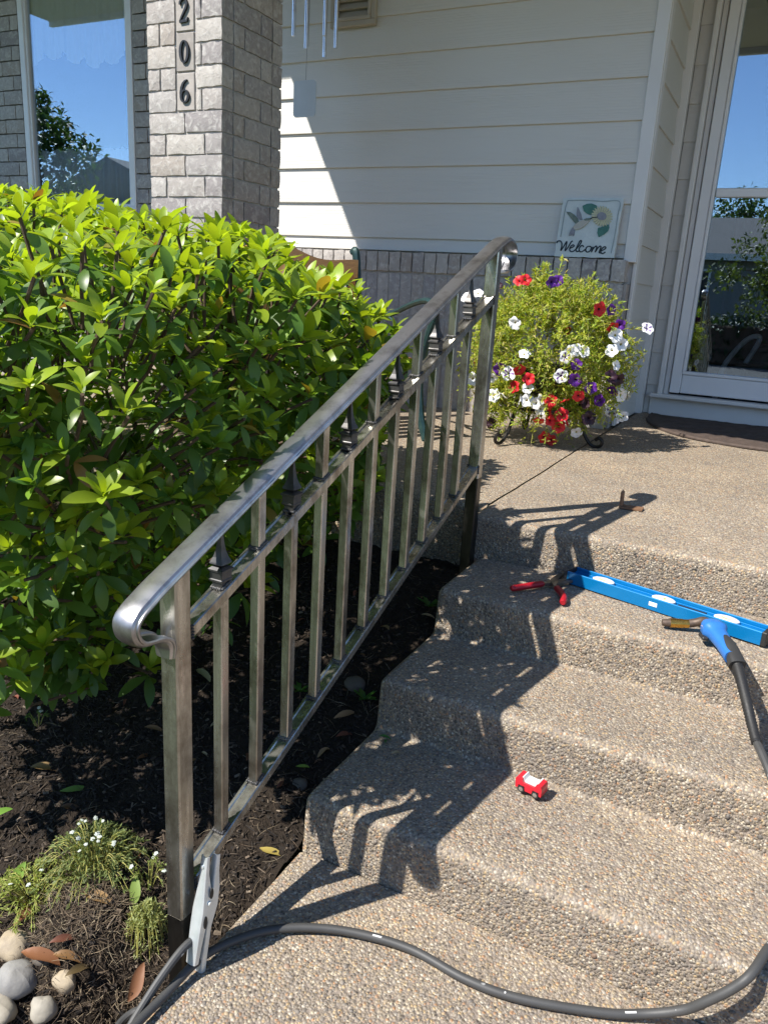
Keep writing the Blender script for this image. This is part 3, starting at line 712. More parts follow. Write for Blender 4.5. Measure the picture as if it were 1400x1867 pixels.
# ================================================================== HANDRAIL
XR = -.80; SL = .4165; PF, PT = .877, 2.222; PW = .036; KW = .0205
rail = empty('handrail', (XR, 1.55, .1), 'bare steel stair handrail with spear finials standing beside the concrete steps', 'handrail')
def rp(name, mb, mat='steel', parent=None, smooth=False, angle=35): return ob(name, mb, mat, parent or rail, smooth, angle)
SC_ = .431; capz = lambda y: .754+SC_*(y-.875)            # underside of the cap
upz = lambda y: .652+SL*(y-.892)             # top of the upper channel
loz = lambda y: .178+.409*(y-.943)           # top of the lower channel
def bar(x, y, z0, z1, w_, topslope=0, botslope=0, b=.002):
    # square tube with sloped ends
    h = w_/2; c = b; mb = MB(); prof = [(-h+c, -h), (h-c, -h), (h, -h+c), (h, h-c), (h-c, h), (-h+c, h), (-h, h-c), (-h, -h+c)]
    vs = [(x+a, y+q, z0+botslope*q) for a, q in prof]+[(x+a, y+q, z1+topslope*q) for a, q in prof]
    n = 8; fs = [(i, (i+1) % n, (i+1) % n+n, i+n) for i in range(n)]+[tuple(range(n))[::-1], tuple(range(n, 2*n))]
    mb.add(vs, fs); return mb
for y_, zs, zb in ((PF, .095, -.30), (PT, .655, .10)):
    po = rp('post', bar(XR, y_, zs, capz(y_)+.004, PW, SC_, 0, .003)); rp('black_foot', bar(XR, y_, zb, zs, PW+.0006, 0, 0, .003), 'steel_black', po)  # lower section of each post in near-black steel
def channel(z, y0, y1, th=.022, w_=.034):
    h = w_/2; prof = [(-h, -th), (h-.003, -th), (h, -th+.003), (h, -.002), (h-.002, 0), (h-.007, 0), (h-.009, -.003), (-h+.009, -.003), (-h+.007, 0), (-h+.002, 0), (-h, -.002)]
    n = len(prof); vs = []
    for y in (y0, y1):
        for a, b in prof: vs.append((XR+a, y, z(y)+b*1.08))
    mb = MB(); mb.add(vs, [(i+n, (i+1) % n+n, (i+1) % n, i) for i in range(n)]+[tuple(range(n)), tuple(range(n, 2*n))[::-1]]); return mb
rp('upper_channel', channel(upz, PF+PW/2-.001, PT-PW/2+.001)); rp('lower_channel', channel(loz, PF+PW/2-.001, PT-PW/2+.001, .021))
py = [.991+.1069*k for k in range(11)]
# cap rail with lamb's tongue at both ends
top = .017
ln = lambda y: (y, capz(y)+top*.55)
path = [(.850, .616), (.849, .636), (.839, .652), (.820, .661), (.800, .664), (.783, .669), (.772, .681), (.768, .697), (.774, .711), (.788, .7225), (.806, .732), (.83, .744)]
path += [ln(y) for y in (.88, .95, 1.1, 1.3, 1.5, 1.7, 1.9, 2.05, 2.15, 2.20)]+[(2.243, 1.351), (2.281, 1.362), (2.315, 1.360), (2.341, 1.347), (2.354, 1.326), (2.350, 1.303), (2.333, 1.284), (2.311, 1.272), (2.291, 1.272)]
P3 = spline([(XR, a, b) for a, b in path], 5)
cprof = [(-.0255, -.0065), (-.0262, -.004), (-.0255, -.0015), (-.0228, -.0008), (-.0218, .0018), (-.0185, .0045), (-.011, .0062), (0, .0068), (.011, .0062), (.0185, .0045), (.0218, .0018), (.0228, -.0008), (.0255, -.0015), (.0262, -.004), (.0255, -.0065), (.012, -.0065), (.010, -.004), (-.010, -.004), (-.012, -.0065)]
n_ = len(P3); sc = []
for i in range(n_):
    e = min(i, n_-1-i); sc.append(.72+.28*min(1, e/9))
mb = MB(); mb.sweep(P3, cprof, (1, 0, 0), True, sc); cap = rp('cap_rail', mb, 'steel_cap', None, True, 24)
# pickets, short uprights, finials
zr0 = lambda v: v*1.0
FIN = None
def finial_mesh():
    mb = MB(); q = math.sqrt(2); w_ = .0105*q
    pr = [(.0100*q, 0), (.0100*q, .010), (.0125*q, .0115), (.0142*q, .0135), (.0142*q, .0160), (.0132*q, .0175), (.0132*q, .0295), (.0158*q, .0315), (.0158*q, .0345), (.0105*q, .0385), (.0075*q, .0395), (.0138*q, .0445), (.0130*q, .0470), (.0092*q, .0555), (.0064*q, .0655), (.0046*q, .0780), (.0034*q, .0920), (.0018*q, .1080)]
    mb.lathe((0, 0, 0), pr, 4, math.pi/4); me = mesh_of(mb, 'finial'); me.materials.append(MATS['steel_cast']); return me
FIN = finial_mesh()
def bead_mesh(seed):
    rnd = random.Random(seed); mb = MB()
    for a in range(4):
        dx, dy = ((1, 0), (0, 1), (-1, 0), (0, -1))[a]
        for k in range(7):
            t = (k-3)*.0034; c = (dx*KW*.52+dy*t+rnd.uniform(-.001, .001), dy*KW*.52+dx*t+rnd.uniform(-.001, .001), SL*(dy*KW*.52+dx*t)+.0005)
            r = rnd.uniform(.0026, .0042); mb.lathe(c, [(r*.35, -r*.8), (r*.9, -r*.35), (r, .1*r), (r*.6, r*.65), (r*.2, r*.85)], 7)
    me = mesh_of(mb, 'weld_bead', True); me.materials.append(MATS['weld']); return me
BEADS = [bead_mesh(s) for s in range(4)]
for k, y in enumerate(py):
    rp('picket', bar(XR, y, loz(y)-.004, upz(y)-.020, KW, SL, .409))
    inst('weld_bead', BEADS[k % 4], rail, (XR, y, loz(y)+.001))
    if k % 2 == 1:
        rp('short_upright', bar(XR, y, upz(y)-.004, capz(y)+.004, KW, SL, SL)); inst('weld_bead', BEADS[(k+1) % 4], rail, (XR, y, upz(y)+.001))
    else:
        inst('finial', FIN, rail, (XR, y, upz(y)-.003)); inst('weld_bead', BEADS[(k+2) % 4], rail, (XR, y, upz(y)+.001))
for y, z in ((PF+PW/2+.002, upz(PF+.02)-.010), (PT-PW/2-.002, upz(PT-.02)-.010), (PF+PW/2+.002, loz(PF+.02)-.010), (PT-PW/2-.002, loz(PT-.02)-.010)):
    mb = MB()
    for s in (-1, 1):
        for k in range(5): mb.lathe((XR+s*.0175, y+random.uniform(-.001, .001), z-.010+k*.0055), [(.0012, -.003), (.0034, -.001), (.0036, .001), (.001, .003)], 7)
    rp('weld_bead', mb, 'weld', None, True)

# ================================================================== RHODODENDRON
def leaf_mb(fold=.12, droop=.16, wid=.185, nseg=7):
    vs = []; fs = []
    for i in range(nseg+1):
        t = (0, .10, .27, .46, .65, .82, .94, 1.0)[i]; hw = wid*(math.sin(math.pi*t**1.12)**.66) if 0 < i < nseg else (.022 if i == 0 else .006)
        z = -droop*t*t+.05*math.sin(math.pi*t); e = fold*hw/wid*wid*1.6
        vs += [(-hw, t, z+e), (0, t, z), (hw, t, z+e)]
    for i in range(nseg):
        for j in range(2): fs.append((i*3+j, i*3+j+1, (i+1)*3+j+1, (i+1)*3+j))
    return vs, fs
LOBES = [((-2.60, 2.15, .74), (1.05, .80, .64)), ((-1.80, 2.05, .76), (.62, .72, .55)), ((-1.55, 2.28, .82), (.34, .42, .40)),
 ((-2.35, 1.62, .70), (.70, .42, .60)), ((-1.46, 2.55, .90), (.22, .18, .24)), ((-3.0, 1.7, .8), (.5, .5, .58)),
 ((-1.60, 1.35, .72), (.42, .42, .46)), ((-1.13, 1.06, .95), (.18, .24, .28)), ((-1.13, 1.42, 1.0), (.18, .32, .23)), ((-1.16, 1.70, 1.01), (.19, .28, .20)), ((-1.50, 1.02, .62), (.26, .22, .40)), ((-1.40, 1.15, .36), (.07, .07, .12)), ((-1.20, .87, 1.0), (.13, .17, .20)),((-1.32,1.15,.66),(.18,.16,.24))]
def inside(p, k=.93):
    return any(sum(((p[i]-c[i])/r[i])**2 for i in range(3)) < k*k for c, r in LOBES)
bush = empty('rhododendron', (-2.0, 2.0, soilz(-2, 2, False)), 'big leafy rhododendron bush with bright new growth left of the steel handrail', 'bush')
CAMP = Vector((0, 0, H))
whorls = []
rb = random.Random(5)
def whorl_points():
    pts = []
    for (c, r) in LOBES:
        area = 4*math.pi*(((r[0]*r[1])**1.6+(r[0]*r[2])**1.6+(r[1]*r[2])**1.6)/3)**(1/1.6); n = int(area*420)
        for _ in range(n):
            z = rb.uniform(-.75, 1); a = rb.uniform(0, 2*math.pi); s = math.sqrt(1-z*z); d = Vector((s*math.cos(a), s*math.sin(a), z))
            k = rb.uniform(.88, 1.10) if (max(r) > .5 or c[1] > 1.5 or rb.random() > .30) else rb.uniform(1.10, 1.34); p = Vector((c[0]+d.x*r[0]*k, c[1]+d.y*r[1]*k, c[2]+d.z*r[2]*k))
            nrm = Vector((d.x/r[0], d.y/r[1], d.z/r[2])).normalized()
            if inside(p) or p.x > -.93: continue
            if p.z < soilz(p.x, p.y, False)+.10: continue
            pts.append((p, nrm))
    out = []; 
    rb.shuffle(pts)
    for p, n in pts:
        if all((p-q).length > (.058 if p.y < 1.40 else .070) for q, _ in out): out.append((p, n))
    return out
WPTS = whorl_points()
leafs = []                                 # (pos, R, scale, colour)
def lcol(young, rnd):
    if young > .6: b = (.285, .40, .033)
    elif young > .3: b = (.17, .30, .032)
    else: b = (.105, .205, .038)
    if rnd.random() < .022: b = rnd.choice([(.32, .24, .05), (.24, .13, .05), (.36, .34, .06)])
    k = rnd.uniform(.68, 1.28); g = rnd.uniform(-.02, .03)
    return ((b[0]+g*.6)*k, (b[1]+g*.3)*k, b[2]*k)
for p, n in WPTS:
    axis = (n*.50+Vector((-.14, -.18, .95))+Vector((rb.gauss(0, .16), rb.gauss(0, .16), rb.gauss(0, .12)))).normalized()
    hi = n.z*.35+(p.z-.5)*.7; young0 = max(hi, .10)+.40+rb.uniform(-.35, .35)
    nl = rb.randint(6, 9); a0 = rb.uniform(0, 6.28); u = axis.orthogonal().normalized(); v = axis.cross(u); sz = rb.uniform(.80, 1.10)*(.70 if p.y < 1.40 else .95)
    for k in range(nl):
        a = a0+k*2.399; t = k/nl; el = .38+.95*t+rb.uniform(-.15, .15); d = (u*math.cos(a)+v*math.sin(a))*math.cos(el)+axis*math.sin(el)
        R = frame(d, axis*1.0+d*-.0+Vector((rb.gauss(0, .15), rb.gauss(0, .15), 0))); s = (.092-.026*t)*sz*rb.uniform(.72, 1.18)
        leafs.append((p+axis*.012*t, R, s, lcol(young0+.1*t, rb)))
    for k in range(rb.randint(2, 4)):
        a = a0+1+k*1.3; el = -.30+rb.uniform(-.35, .25); d = (u*math.cos(a)+v*math.sin(a))*math.cos(el)+axis*math.sin(el)
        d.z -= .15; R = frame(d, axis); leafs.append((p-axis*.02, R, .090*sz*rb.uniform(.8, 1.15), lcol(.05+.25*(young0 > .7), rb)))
# inner, older leaves that close the bush
for _ in range(2600):
    c, r = rb.choice(LOBES); d = Vector((rb.gauss(0, 1), rb.gauss(0, 1), rb.gauss(0, 1))).normalized(); k = rb.uniform(.62, .90)
    p = Vector((c[0]+d.x*r[0]*k, c[1]+d.y*r[1]*k, c[2]+d.z*r[2]*k))
    if p.z < soilz(p.x, p.y, False)+.08: continue
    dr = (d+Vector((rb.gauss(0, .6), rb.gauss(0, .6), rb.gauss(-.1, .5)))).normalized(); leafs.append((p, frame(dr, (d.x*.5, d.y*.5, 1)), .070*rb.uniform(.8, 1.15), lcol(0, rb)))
vs_, fs_ = leaf_mb()
def visscore(l):
    p, R, s, c = l; d = p-CAMP; cz = d.dot(fwd)
    if cz < .1: return 0
    px = d.dot(r2)/cz*1407/1400; pyy = d.dot(u2)/cz*1407/1867
    if abs(px) > .5 or abs(pyy) > .5: return 0
    facing = abs((R @ Vector((0, 0, 1))).dot(d.normalized()))
    lob = max((1-math.sqrt(sum(((p[i]-cc[i])/rr[i])**2 for i in range(3)))) for cc, rr in LOBES)
    shell = 1 if lob < .12 else .1
    cx_ = min(LOBES, key=lambda L_: sum(((p[i]-L_[0][i])/L_[1][i])**2 for i in range(3)))
    nn = Vector([(p[i]-cx_[0][i])/cx_[1][i]**2 for i in range(3)]).normalized(); front = max(0, -nn.dot(d.normalized())+.25)
    return s*(.4+facing)*shell*front/d.length
order = sorted(range(len(leafs)), key=lambda i: -visscore(leafs[i]))
big = set(order[:300])
VAR = []
for vv in range(10):
    a_, b_ = leaf_mb(rb.uniform(.04, .16), rb.uniform(.08, .26), rb.uniform(.160, .205))
    VAR.append((a_, b_))
LM = {}
def leafmesh(c):
    # a few shared meshes: nearest of three ages, several tones and shapes
    age = 0 if c[1] > .32 else (1 if c[1] > .21 else 2); key = (age, rb.randrange(8))
    if key not in LM:
        mb = MB(); mb.add(*VAR[rb.randrange(10)]); me = mesh_of(mb, 'leaf', True); setcol(me, c); me.materials.append(MATS['leaf']); LM[key] = me
    return LM[key]
for i in order[:300]:
    p, R, s, c = leafs[i]; o = inst('leaf', leafmesh(c), bush, p, R @ Matrix.Diagonal((s, s, s)))
rest = [l for i, l in enumerate(leafs) if i not in big]
groups = [[], [], [], []]
for i, l in enumerate(rest): groups[i % 4].append(l)
allV = []; 
Rs = np.array([np.array(l[1])*l[2] for l in rest]); T = np.array([tuple(l[0]) for l in rest]); Cc = np.array([l[3] for l in rest])
fo = join_inst('foliage', vs_, fs_, Rs, T, 'leaf', bush, Cc, True, tuple(wl(bush))); fo['kind'] = 'stuff'
# stems and branches
for k in range(26):
    p, n = rb.choice(WPTS); b = Vector((rb.uniform(-2.7, -1.6), rb.uniform(1.7, 2.4), 0)); b.z = soilz(b.x, b.y, False)-.03
    m1 = b.lerp(p, .45)+Vector((rb.gauss(0, .06), rb.gauss(0, .06), rb.uniform(-.05, .1))); mb = MB()
    pp = spline([b, m1, p-n*.02], 6); mb.tube(pp, .016, 7, [1-.7*i/(len(pp)-1) for i in range(len(pp))]); ob('branch', mb, 'bark', bush, True)
tv_ = MB()
for p, n in WPTS:
    e = p-(n*.6+Vector((0, 0, .5))).normalized()*.13; tv_.tube([e, p.lerp(e, .4)+Vector((rb.gauss(0, .008), rb.gauss(0, .008), 0)), p+n*.01], .0035, 5)
tw = ob('twigs', tv_, 'bark', bush, True); tw['kind'] = 'stuff'

# ================================================================== PORCH THINGS
# ---- wrought iron stand and the petunia basket on it
SC = Vector((-1.03, 3.72, ZL))
stand = empty('plant_stand', SC, 'black wrought iron plant stand with curled feet under the petunias', 'plant stand')
for k, a in enumerate((-1.95, -.05, 2.1)):
    ca, sa = math.cos(a), math.sin(a); P = []
    for r, z in ((.17, .36), (.185, .26), (.20, .15), (.225, .07), (.255, .025), (.285, .008), (.312, .016), (.318, .040), (.300, .052), (.285, .040)): P.append((SC.x+ca*r, SC.y+sa*r, ZL+z))
    mb = MB(); mb.tube(spline(P, 5), .0085, 8); ob('leg', mb, 'iron', stand, True)
for z, r in ((.36, .175), (.17, .198)):
    mb = MB(); mb.tube([(SC.x+r*math.cos(t*.2618), SC.y+r*math.sin(t*.2618), ZL+z) for t in range(25)], .007, 7, None, False); ob('ring', mb, 'iron', stand, True)
pet = empty('petunia_planter', SC+Vector((0, 0, .18)), 'overflowing basket of yellow-green foliage with red, white and purple petunias', 'potted plant')
mb = MB(); mb.lathe((SC.x, SC.y, ZL+.12), [(.08, .03), (.11, .06), (.145, .14), (.160, .24), (.168, .26), (.160, .27), (.150, .25), (.05, .245)], 24); ob('pot', mb, 'terracotta', pet, True, 40)
PC = Vector((-1.04, 3.74, .93)); PR = Vector((.385, .33, .39))
def petfoliage():
    rp_ = random.Random(3); T = []; Rs = []; Cc = []; stems = MB()
    def leafs_along(P, n, s0):
        for k in range(n):
            t = rp_.random(); i = min(int(t*(len(P)-1)), len(P)-2); q = P[i].lerp(P[i+1], t*(len(P)-1)-i); tan = (P[i+1]-P[i]).normalized()
            d = (tan*.5+Vector((rp_.gauss(0, .7), rp_.gauss(0, .7), rp_.gauss(.25, .6)))).normalized(); s = s0*rp_.uniform(.7, 1.35)
            T.append(tuple(q)); Rs.append(np.array(frame(d, (rp_.gauss(0, .5), rp_.gauss(-.3, .5), 1)))*s)
            y = rp_.random(); c = (.40, .44, .06) if y < .55 else ((.24, .34, .045) if y < .88 else (.48, .41, .14)); m = rp_.uniform(.75, 1.2); Cc.append(tuple(x*m for x in c))
    for k in range(1700):
        z = rp_.uniform(-.86, 1); a = rp_.uniform(0, 6.283); s = math.sqrt(1-z*z); d = Vector((s*math.cos(a), s*math.sin(a), z))
        kk = rp_.uniform(.72, 1.03)*(1+.10*mnoise.noise(d*2.3)); p1 = Vector((PC.x+d.x*PR.x*kk, PC.y+d.y*PR.y*kk, PC.z+d.z*PR.z*kk))
        b = Vector((PC.x+d.x*.12, PC.y+d.y*.12, PC.z-.10+d.z*.15)); mid = b.lerp(p1, .6)+Vector((0, 0, .05)); dr = Vector((d.x*.05, d.y*.05, rp_.uniform(-.10, .05)))
        P = spline([b, mid, p1, p1+dr], 5)
        if k % 4 == 0: stems.tube(P[5:], .0013, 4, None, False)
        leafs_along(P[5:], 20, .022)
    for d, l in ((Vector((.05, -.1, 1)), .10), (Vector((-.25, -.1, 1)), .07), (Vector((.35, -.1, .75)), .08), (Vector((.8, -.2, .55)), .07), (Vector((-.1, -.3, 1)), .08), (Vector((.55, -.1, .8)), .06)):
        dn = d.normalized(); p0 = Vector((PC.x+dn.x*PR.x, PC.y+dn.y*PR.y, PC.z+dn.z*PR.z))-dn*.04
        P = spline([p0, p0+dn*l*.6+Vector((.01, 0, 0)), p0+dn*l+Vector((.02, 0, .01))], 5); stems.tube(P, .0016, 4, None, False); leafs_along(P, 34, .024)
    P = spline([(-.74, 3.66, 1.06), (-.68, 3.70, 1.09), (-.615, 3.78, 1.088)], 5); stems.tube(P, .0016, 4, None, False); leafs_along(P, 26, .020)
    P = spline([(-.70, 3.72, .92), (-.65, 3.72, .93), (-.622, 3.72, .89)], 5); stems.tube(P, .0016, 4, None, False); leafs_along(P, 18, .020)
    tv = [(0, 0, 0), (-.16, .45, .05), (0, .5, -.02), (.16, .45, .05), (0, 1, -.06)]; tf = [(0, 2, 1), (0, 3, 2), (1, 2, 4), (2, 3, 4)]
    o = join_inst('foliage', tv, tf, np.array(Rs), np.array(T), 'petunia_leaf', pet, np.array(Cc), False, tuple(wl(pet))); o['kind'] = 'stuff'
    o = ob('stems', stems, 'dryleaf_stem', pet, True); o['kind'] = 'stuff'
simple('dryleaf_stem', (.30, .30, .06), (.36, .32, .10), .7)
petfoliage()
def flower_mesh(m1, m2, seed, star=False):
    rnd = random.Random(seed); me = bpy.data.meshes.new('flower'); n = 30; rings = [(.10, -.42), (.16, -.12), (.42, .02), (.78, .10), (1.0, .07)]
    vs = []; ms = []
    for ri, (r, z) in enumerate(rings):
        for j in range(n):
            a = 2*math.pi*j/n; lob = 1-(.17*abs(math.cos(2.5*a))**3 if ri >= 3 else 0); wv = (.07*math.sin(5*a+1)+.04*math.sin(11*a+seed))*(ri >= 3)
            vs.append((r*lob*math.cos(a), r*lob*math.sin(a), z+wv+rnd.uniform(-.01, .01)))
    fs = []; 
    for i in range(len(rings)-1):
        for j in range(n):
            fs.append((i*n+j, i*n+(j+1) % n, (i+1)*n+(j+1) % n, (i+1)*n+j))
            a = 2*math.pi*(j+.5)/n; st_ = abs(math.cos(2.5*a)) > .72
            ms.append(1 if i == 0 else (1 if (star and i <= 2 and st_) else 0))
    fs.append(tuple(range(n))[::-1]); ms.append(1)
    me.from_pydata([(x, y, z) for x, y, z in vs], [], fs); me.materials.append(MATS[m1]); me.materials.append(MATS[m2])
    me.polygons.foreach_set('material_index', ms); me.polygons.foreach_set('use_smooth', [True]*len(fs)); me.update(); return me
FL = {k: [flower_mesh(a, b, s, st_) for s in range(3)] for k, (a, b, st_) in dict(white=('fl_white', 'fl_throat', 0), star=('fl_white', 'fl_purple', 1), red=('fl_red', 'fl_dark', 0), pur=('fl_purple', 'fl_dark', 0), dark=('fl_dark', 'fl_dark', 0)).items()}
FLW = {}
FLW['white'] = [[-1.109,3.441,1.084],[-1.042,3.411,0.959],[-0.834,3.465,0.992],[-0.804,3.481,0.987],[-0.853,3.454,0.984],[-0.683,3.63,1.021],[-0.708,3.575,0.995],[-0.707,3.606,1.059],[-0.686,3.601,0.932],[-1.135,3.449,0.769],[-1.183,3.467,0.759],[-1.19,3.445,0.837],[-1.311,3.522,0.816],[-1.015,3.425,0.813],[-1.049,3.441,0.76],[-1.018,3.443,0.757],[-0.98,3.451,0.747],[-0.957,3.447,0.767],[-0.961,3.465,0.724],[-0.674,3.746,0.791],[-0.646,3.778,0.792],[-0.677,3.764,0.687],[-0.654,3.766,0.693],[-1.423,3.634,1.18],[-1.37,3.651,1.2],[-0.832,3.65,0.61]]
FLW['star'] = [[-0.871,3.444,0.96],[-0.88,3.442,0.878],[-1.107,3.419,0.868],[-0.607,3.793,1.092],[-0.712,3.764,0.715]]
FLW['red'] = [[-1.154,3.586,1.264],[-1.124,3.579,1.268],[-0.785,3.581,1.163],[-0.723,3.6,1.09],[-1.058,3.412,0.889],[-1.013,3.417,0.854],[-1.078,3.426,0.813],[-0.915,3.458,0.767],[-0.86,3.478,0.771],[-0.92,3.486,0.706],[-0.873,3.507,0.704],[-0.971,3.498,0.667],[-0.922,3.508,0.672],[-0.857,3.537,0.677],[-0.891,3.547,0.644],[-0.965,3.597,0.578],[-0.943,3.646,0.56],[-0.808,3.499,0.795],[-0.931,3.461,0.748]]
FLW['pur'] = [[-0.978,3.577,1.272],[-0.747,3.637,1.163],[-0.704,3.648,1.101],[-0.823,3.471,0.866],[-0.764,3.522,0.832],[-0.733,3.581,0.776],[-0.691,3.623,0.821],[-1.15,3.426,0.883],[-0.826,3.464,0.931],[-1.0,3.561,1.264]]
FLW['dark'] = [[-0.698,3.585,0.883],[-0.676,3.633,0.869],[-0.782,3.534,0.765],[-0.774,3.601,0.69],[-1.283,3.677,1.237],[-1.245,3.653,0.6]]
for kind, L_ in FLW.items():
    for p in L_:
        p = Vector(p); n = Vector(((p.x-PC.x)/PR.x**2, (p.y-PC.y)/PR.y**2, (p.z-PC.z)/PR.z**2)).normalized()
        d = (n*.6+(CAMP-p).normalized()*.7+Vector((random.gauss(0, .5), random.gauss(0, .5), random.gauss(.05, .4)))).normalized()
        x = d.orthogonal().normalized(); R = Matrix((x, d.cross(x), d)).transposed() @ Matrix.Rotation(random.uniform(0, 6.28), 3, 'Z'); s = random.uniform(.026, .036)
        inst('flower', random.choice(FL[kind]), pet, p+n*.012, R @ Matrix.Diagonal((s, s, s)))
# extra flowers on the sides that face away
for k in range(26):
    a = random.uniform(.1, 3.0); z = random.uniform(-.7, .4); s_ = math.sqrt(1-z*z); d = Vector((s_*math.cos(a), s_*math.sin(a), z)); p = Vector((PC.x+d.x*PR.x, PC.y+d.y*PR.y, PC.z+d.z*PR.z))
    if p.x > -.80 and p.y < 3.9: continue
    x = d.orthogonal().normalized(); R = Matrix((x, d.cross(x), d)).transposed(); inst('flower', random.choice(FL[random.choice(['white', 'red', 'pur', 'white'])]), pet, p, R @ Matrix.Diagonal((.027,)*3))

# ---- bench behind the bush
bd = Vector((.87, -.48, 0)); bk = Vector((-.48, -.87, 0)); B0 = Vector((-2.03, 3.60, ZL)); UP = Vector((0, 0, 1))
bench = empty('garden_bench', B0, 'garden bench with wooden top rail and dark green iron ends behind the bush', 'bench')
LB = .95
def bp(s, d, z): return B0+bk*s+bd*d+UP*z
mb = MB(); n = 28; vs = []
for i in range(n+1):
    t = i/n; hump = .055*math.exp(-((t-.5)/.24)**2)+.012*math.cos(t*math.pi*4)
    for dz, dd in ((0, -.018), (0, .018), (.082, .018), (.082, -.018)): vs.append(bp(t*LB, -.005+dd, (.715+hump*(1.0 if dz else .55)+dz)))
mb.add(vs, [(i*4+j, i*4+(j+1) % 4, (i+1)*4+(j+1) % 4, (i+1)*4+j) for i in range(n) for j in range(4)]+[(0, 1, 2, 3), tuple(n*4+3-j for j in range(4))]); ob('top_rail', mb, 'bench_wood', bench, False)
mb = MB(); mb.tube([bp(0, 0, .44), bp(LB, 0, .44)], .022, 8); ob('lower_rail', mb, 'bench_wood', bench)
mb = MB(); mb.sweep([bp(.03, 0, .44), bp(.03, 0, .74)], [(-.02, -.014), (.02, -.014), (.02, .014), (-.02, .014)]); ob('back_stile', mb, 'bench_wood', bench)
mb = MB(); mb.sweep([bp(LB-.03, 0, .44), bp(LB-.03, 0, .74)], [(-.02, -.014), (.02, -.014), (.02, .014), (-.02, .014)]); ob('back_stile', mb, 'bench_wood', bench)
mb = MB()
for i in range(9):
    s = .06+i*(LB-.12)/8; mb.tube([bp(s, 0, .45), bp(min(LB-.05, s+.10), 0, .76)], .006, 6); mb.tube([bp(s, 0, .45), bp(max(.05, s-.10), 0, .76)], .006, 6)
ob('lattice_panel', mb, 'cast_green', bench, True)
for k in range(6):
    mb = MB(); d = .06+k*.085; mb.sweep([bp(-.01, d, .36), bp(LB+.01, d, .36)], [(-.03, -.011), (.03, -.011), (.03, .011), (-.03, .011)], tuple(bd)); ob('seat_slat', mb, 'bench_wood', bench)
for s in (-.02, LB+.02):
    mb = MB()
    mb.tube(spline([bp(s, -.06, .0), bp(s, -.02, .2), bp(s, .0, .40), bp(s, -.01, .62), bp(s, -.035, .80), bp(s, -.055, .855), bp(s, -.075, .845)], 5), .021, 8)
    mb.tube(spline([bp(s, .0, .52), bp(s, .12, .545), bp(s, .30, .56), bp(s, .48, .615), bp(s, .60, .635), bp(s, .665, .60), bp(s, .655, .55), bp(s, .61, .54), bp(s, .60, .575), bp(s, .63, .585)], 5), .014, 8)
    mb.tube(spline([bp(s, .30, .545), bp(s, .40, .50), bp(s, .50, .52), bp(s, .56, .57)], 5), .010, 7)
    mb.tube(spline([bp(s, .66, .0), bp(s, .60, .12), bp(s, .575, .28), bp(s, .60, .42), bp(s, .655, .55)], 5), .020, 8)
    mb.tube([bp(s, 0, .35), bp(s, .58, .33)], .016, 8)
    ob('end_frame', mb, 'cast_green', bench, True)

# ---- welcome plaque leaning on the siding
pq = empty('welcome_plaque', (-1.06, 4.36, 1.425), 'square stone welcome plaque with hummingbird and sunflower on the brick ledge', 'plaque')
PB0, PBw, PBh = Vector((-1.226, 4.345, 1.426)), .318, .302
tilt = .055/.302
def pf(u, v, h=0):                         # u right, v down (0..1), h out of the face
    y = PB0.y+(1-v)*.052-h; return (PB0.x+.002+u*PBw, y, PB0.z+(1-v)*PBh)
def cuv(cx_, cy_):
    v = (cy_-172)/(1148-172); l = 255-170*v; r = 1225-180*v; return (cx_-l)/(r-l), v
rnd = random.Random(2); edge = []
for i in range(14): edge.append((i/14, .004*rnd.uniform(-1, 1)))
for i in range(14): edge.append((1+.006*rnd.uniform(-1, 1), i/14))
for i in range(14): edge.append((1-i/14, 1+.006*rnd.uniform(-1, 1)))
for i in range(14): edge.append((.006*rnd.uniform(-1, 1), 1-i/14))
mb = MB(); mb.slab(edge[::-1], lambda u, v, h: pf(u, v, -.026+h), .026); ob('slab', mb, 'plaque', pq)
def prel(name, poly, mat, h0, h1): mb = MB(); mb.slab([cuv(*q) for q in poly][::-1], lambda u, v, h: pf(u, v, h0+h), h1-h0); ob(name, mb, mat, pq)
def pstroke(name, pts, wpx, mat, h=.003):
    P = [Vector((a, b, 0)) for a, b in pts]; S = [(q.x, q.y) for q in spline(P, 5)]; mb = MB()
    ws = [wpx/960*1.0]*len(S); mb.ribbon([cuv(*q) for q in S], ws, lambda u, v, hh: pf(u, v, .0006+hh), h); ob(name, mb, mat, pq)
pstroke('border', [(330, 215), (600, 210), (900, 228), (1160, 228), (1130, 450), (1080, 750), (1010, 1070)], 14, 'pl_line', .002)
pstroke('border', [(330, 215), (290, 330), (250, 540), (200, 820)], 14, 'pl_line', .002)
prel('leaf', [(570, 305), (640, 270), (720, 262), (790, 290), (822, 330), (780, 370), (740, 420), (700, 452), (640, 430), (590, 390)], 'pl_green', .0005, .005)
prel('leaf', [(815, 660), (860, 650), (920, 620), (985, 600), (995, 650), (970, 710), (910, 765), (820, 812), (800, 740)], 'pl_green', .0005, .005)
for k in range(22):
    a = 2*math.pi*k/22; c = (880, 470); w_ = .15; prel('petal', [(c[0]+r*math.cos(a+da), c[1]+r*math.sin(a+da)) for r, da in ((62, -.11), (130, -.12), (168, -.05), (170, .04), (134, .12), (62, .11))], 'pl_cream', .0008, .006+.0012*(k % 2))
prel('flower_centre', [(880+74*math.cos(t*.3142), 470+66*math.sin(t*.3142)) for t in range(20)], 'pl_grey', .001, .009)
prel('wing', [(300, 400), (370, 408), (430, 445), (490, 515), (510, 570), (455, 608), (420, 560), (370, 500), (325, 440)], 'pl_wing', .001, .006)
prel('wing', [(490, 320), (515, 370), (545, 440), (562, 530), (520, 525), (470, 470), (475, 400)], 'pl_grey', .001, .0065)
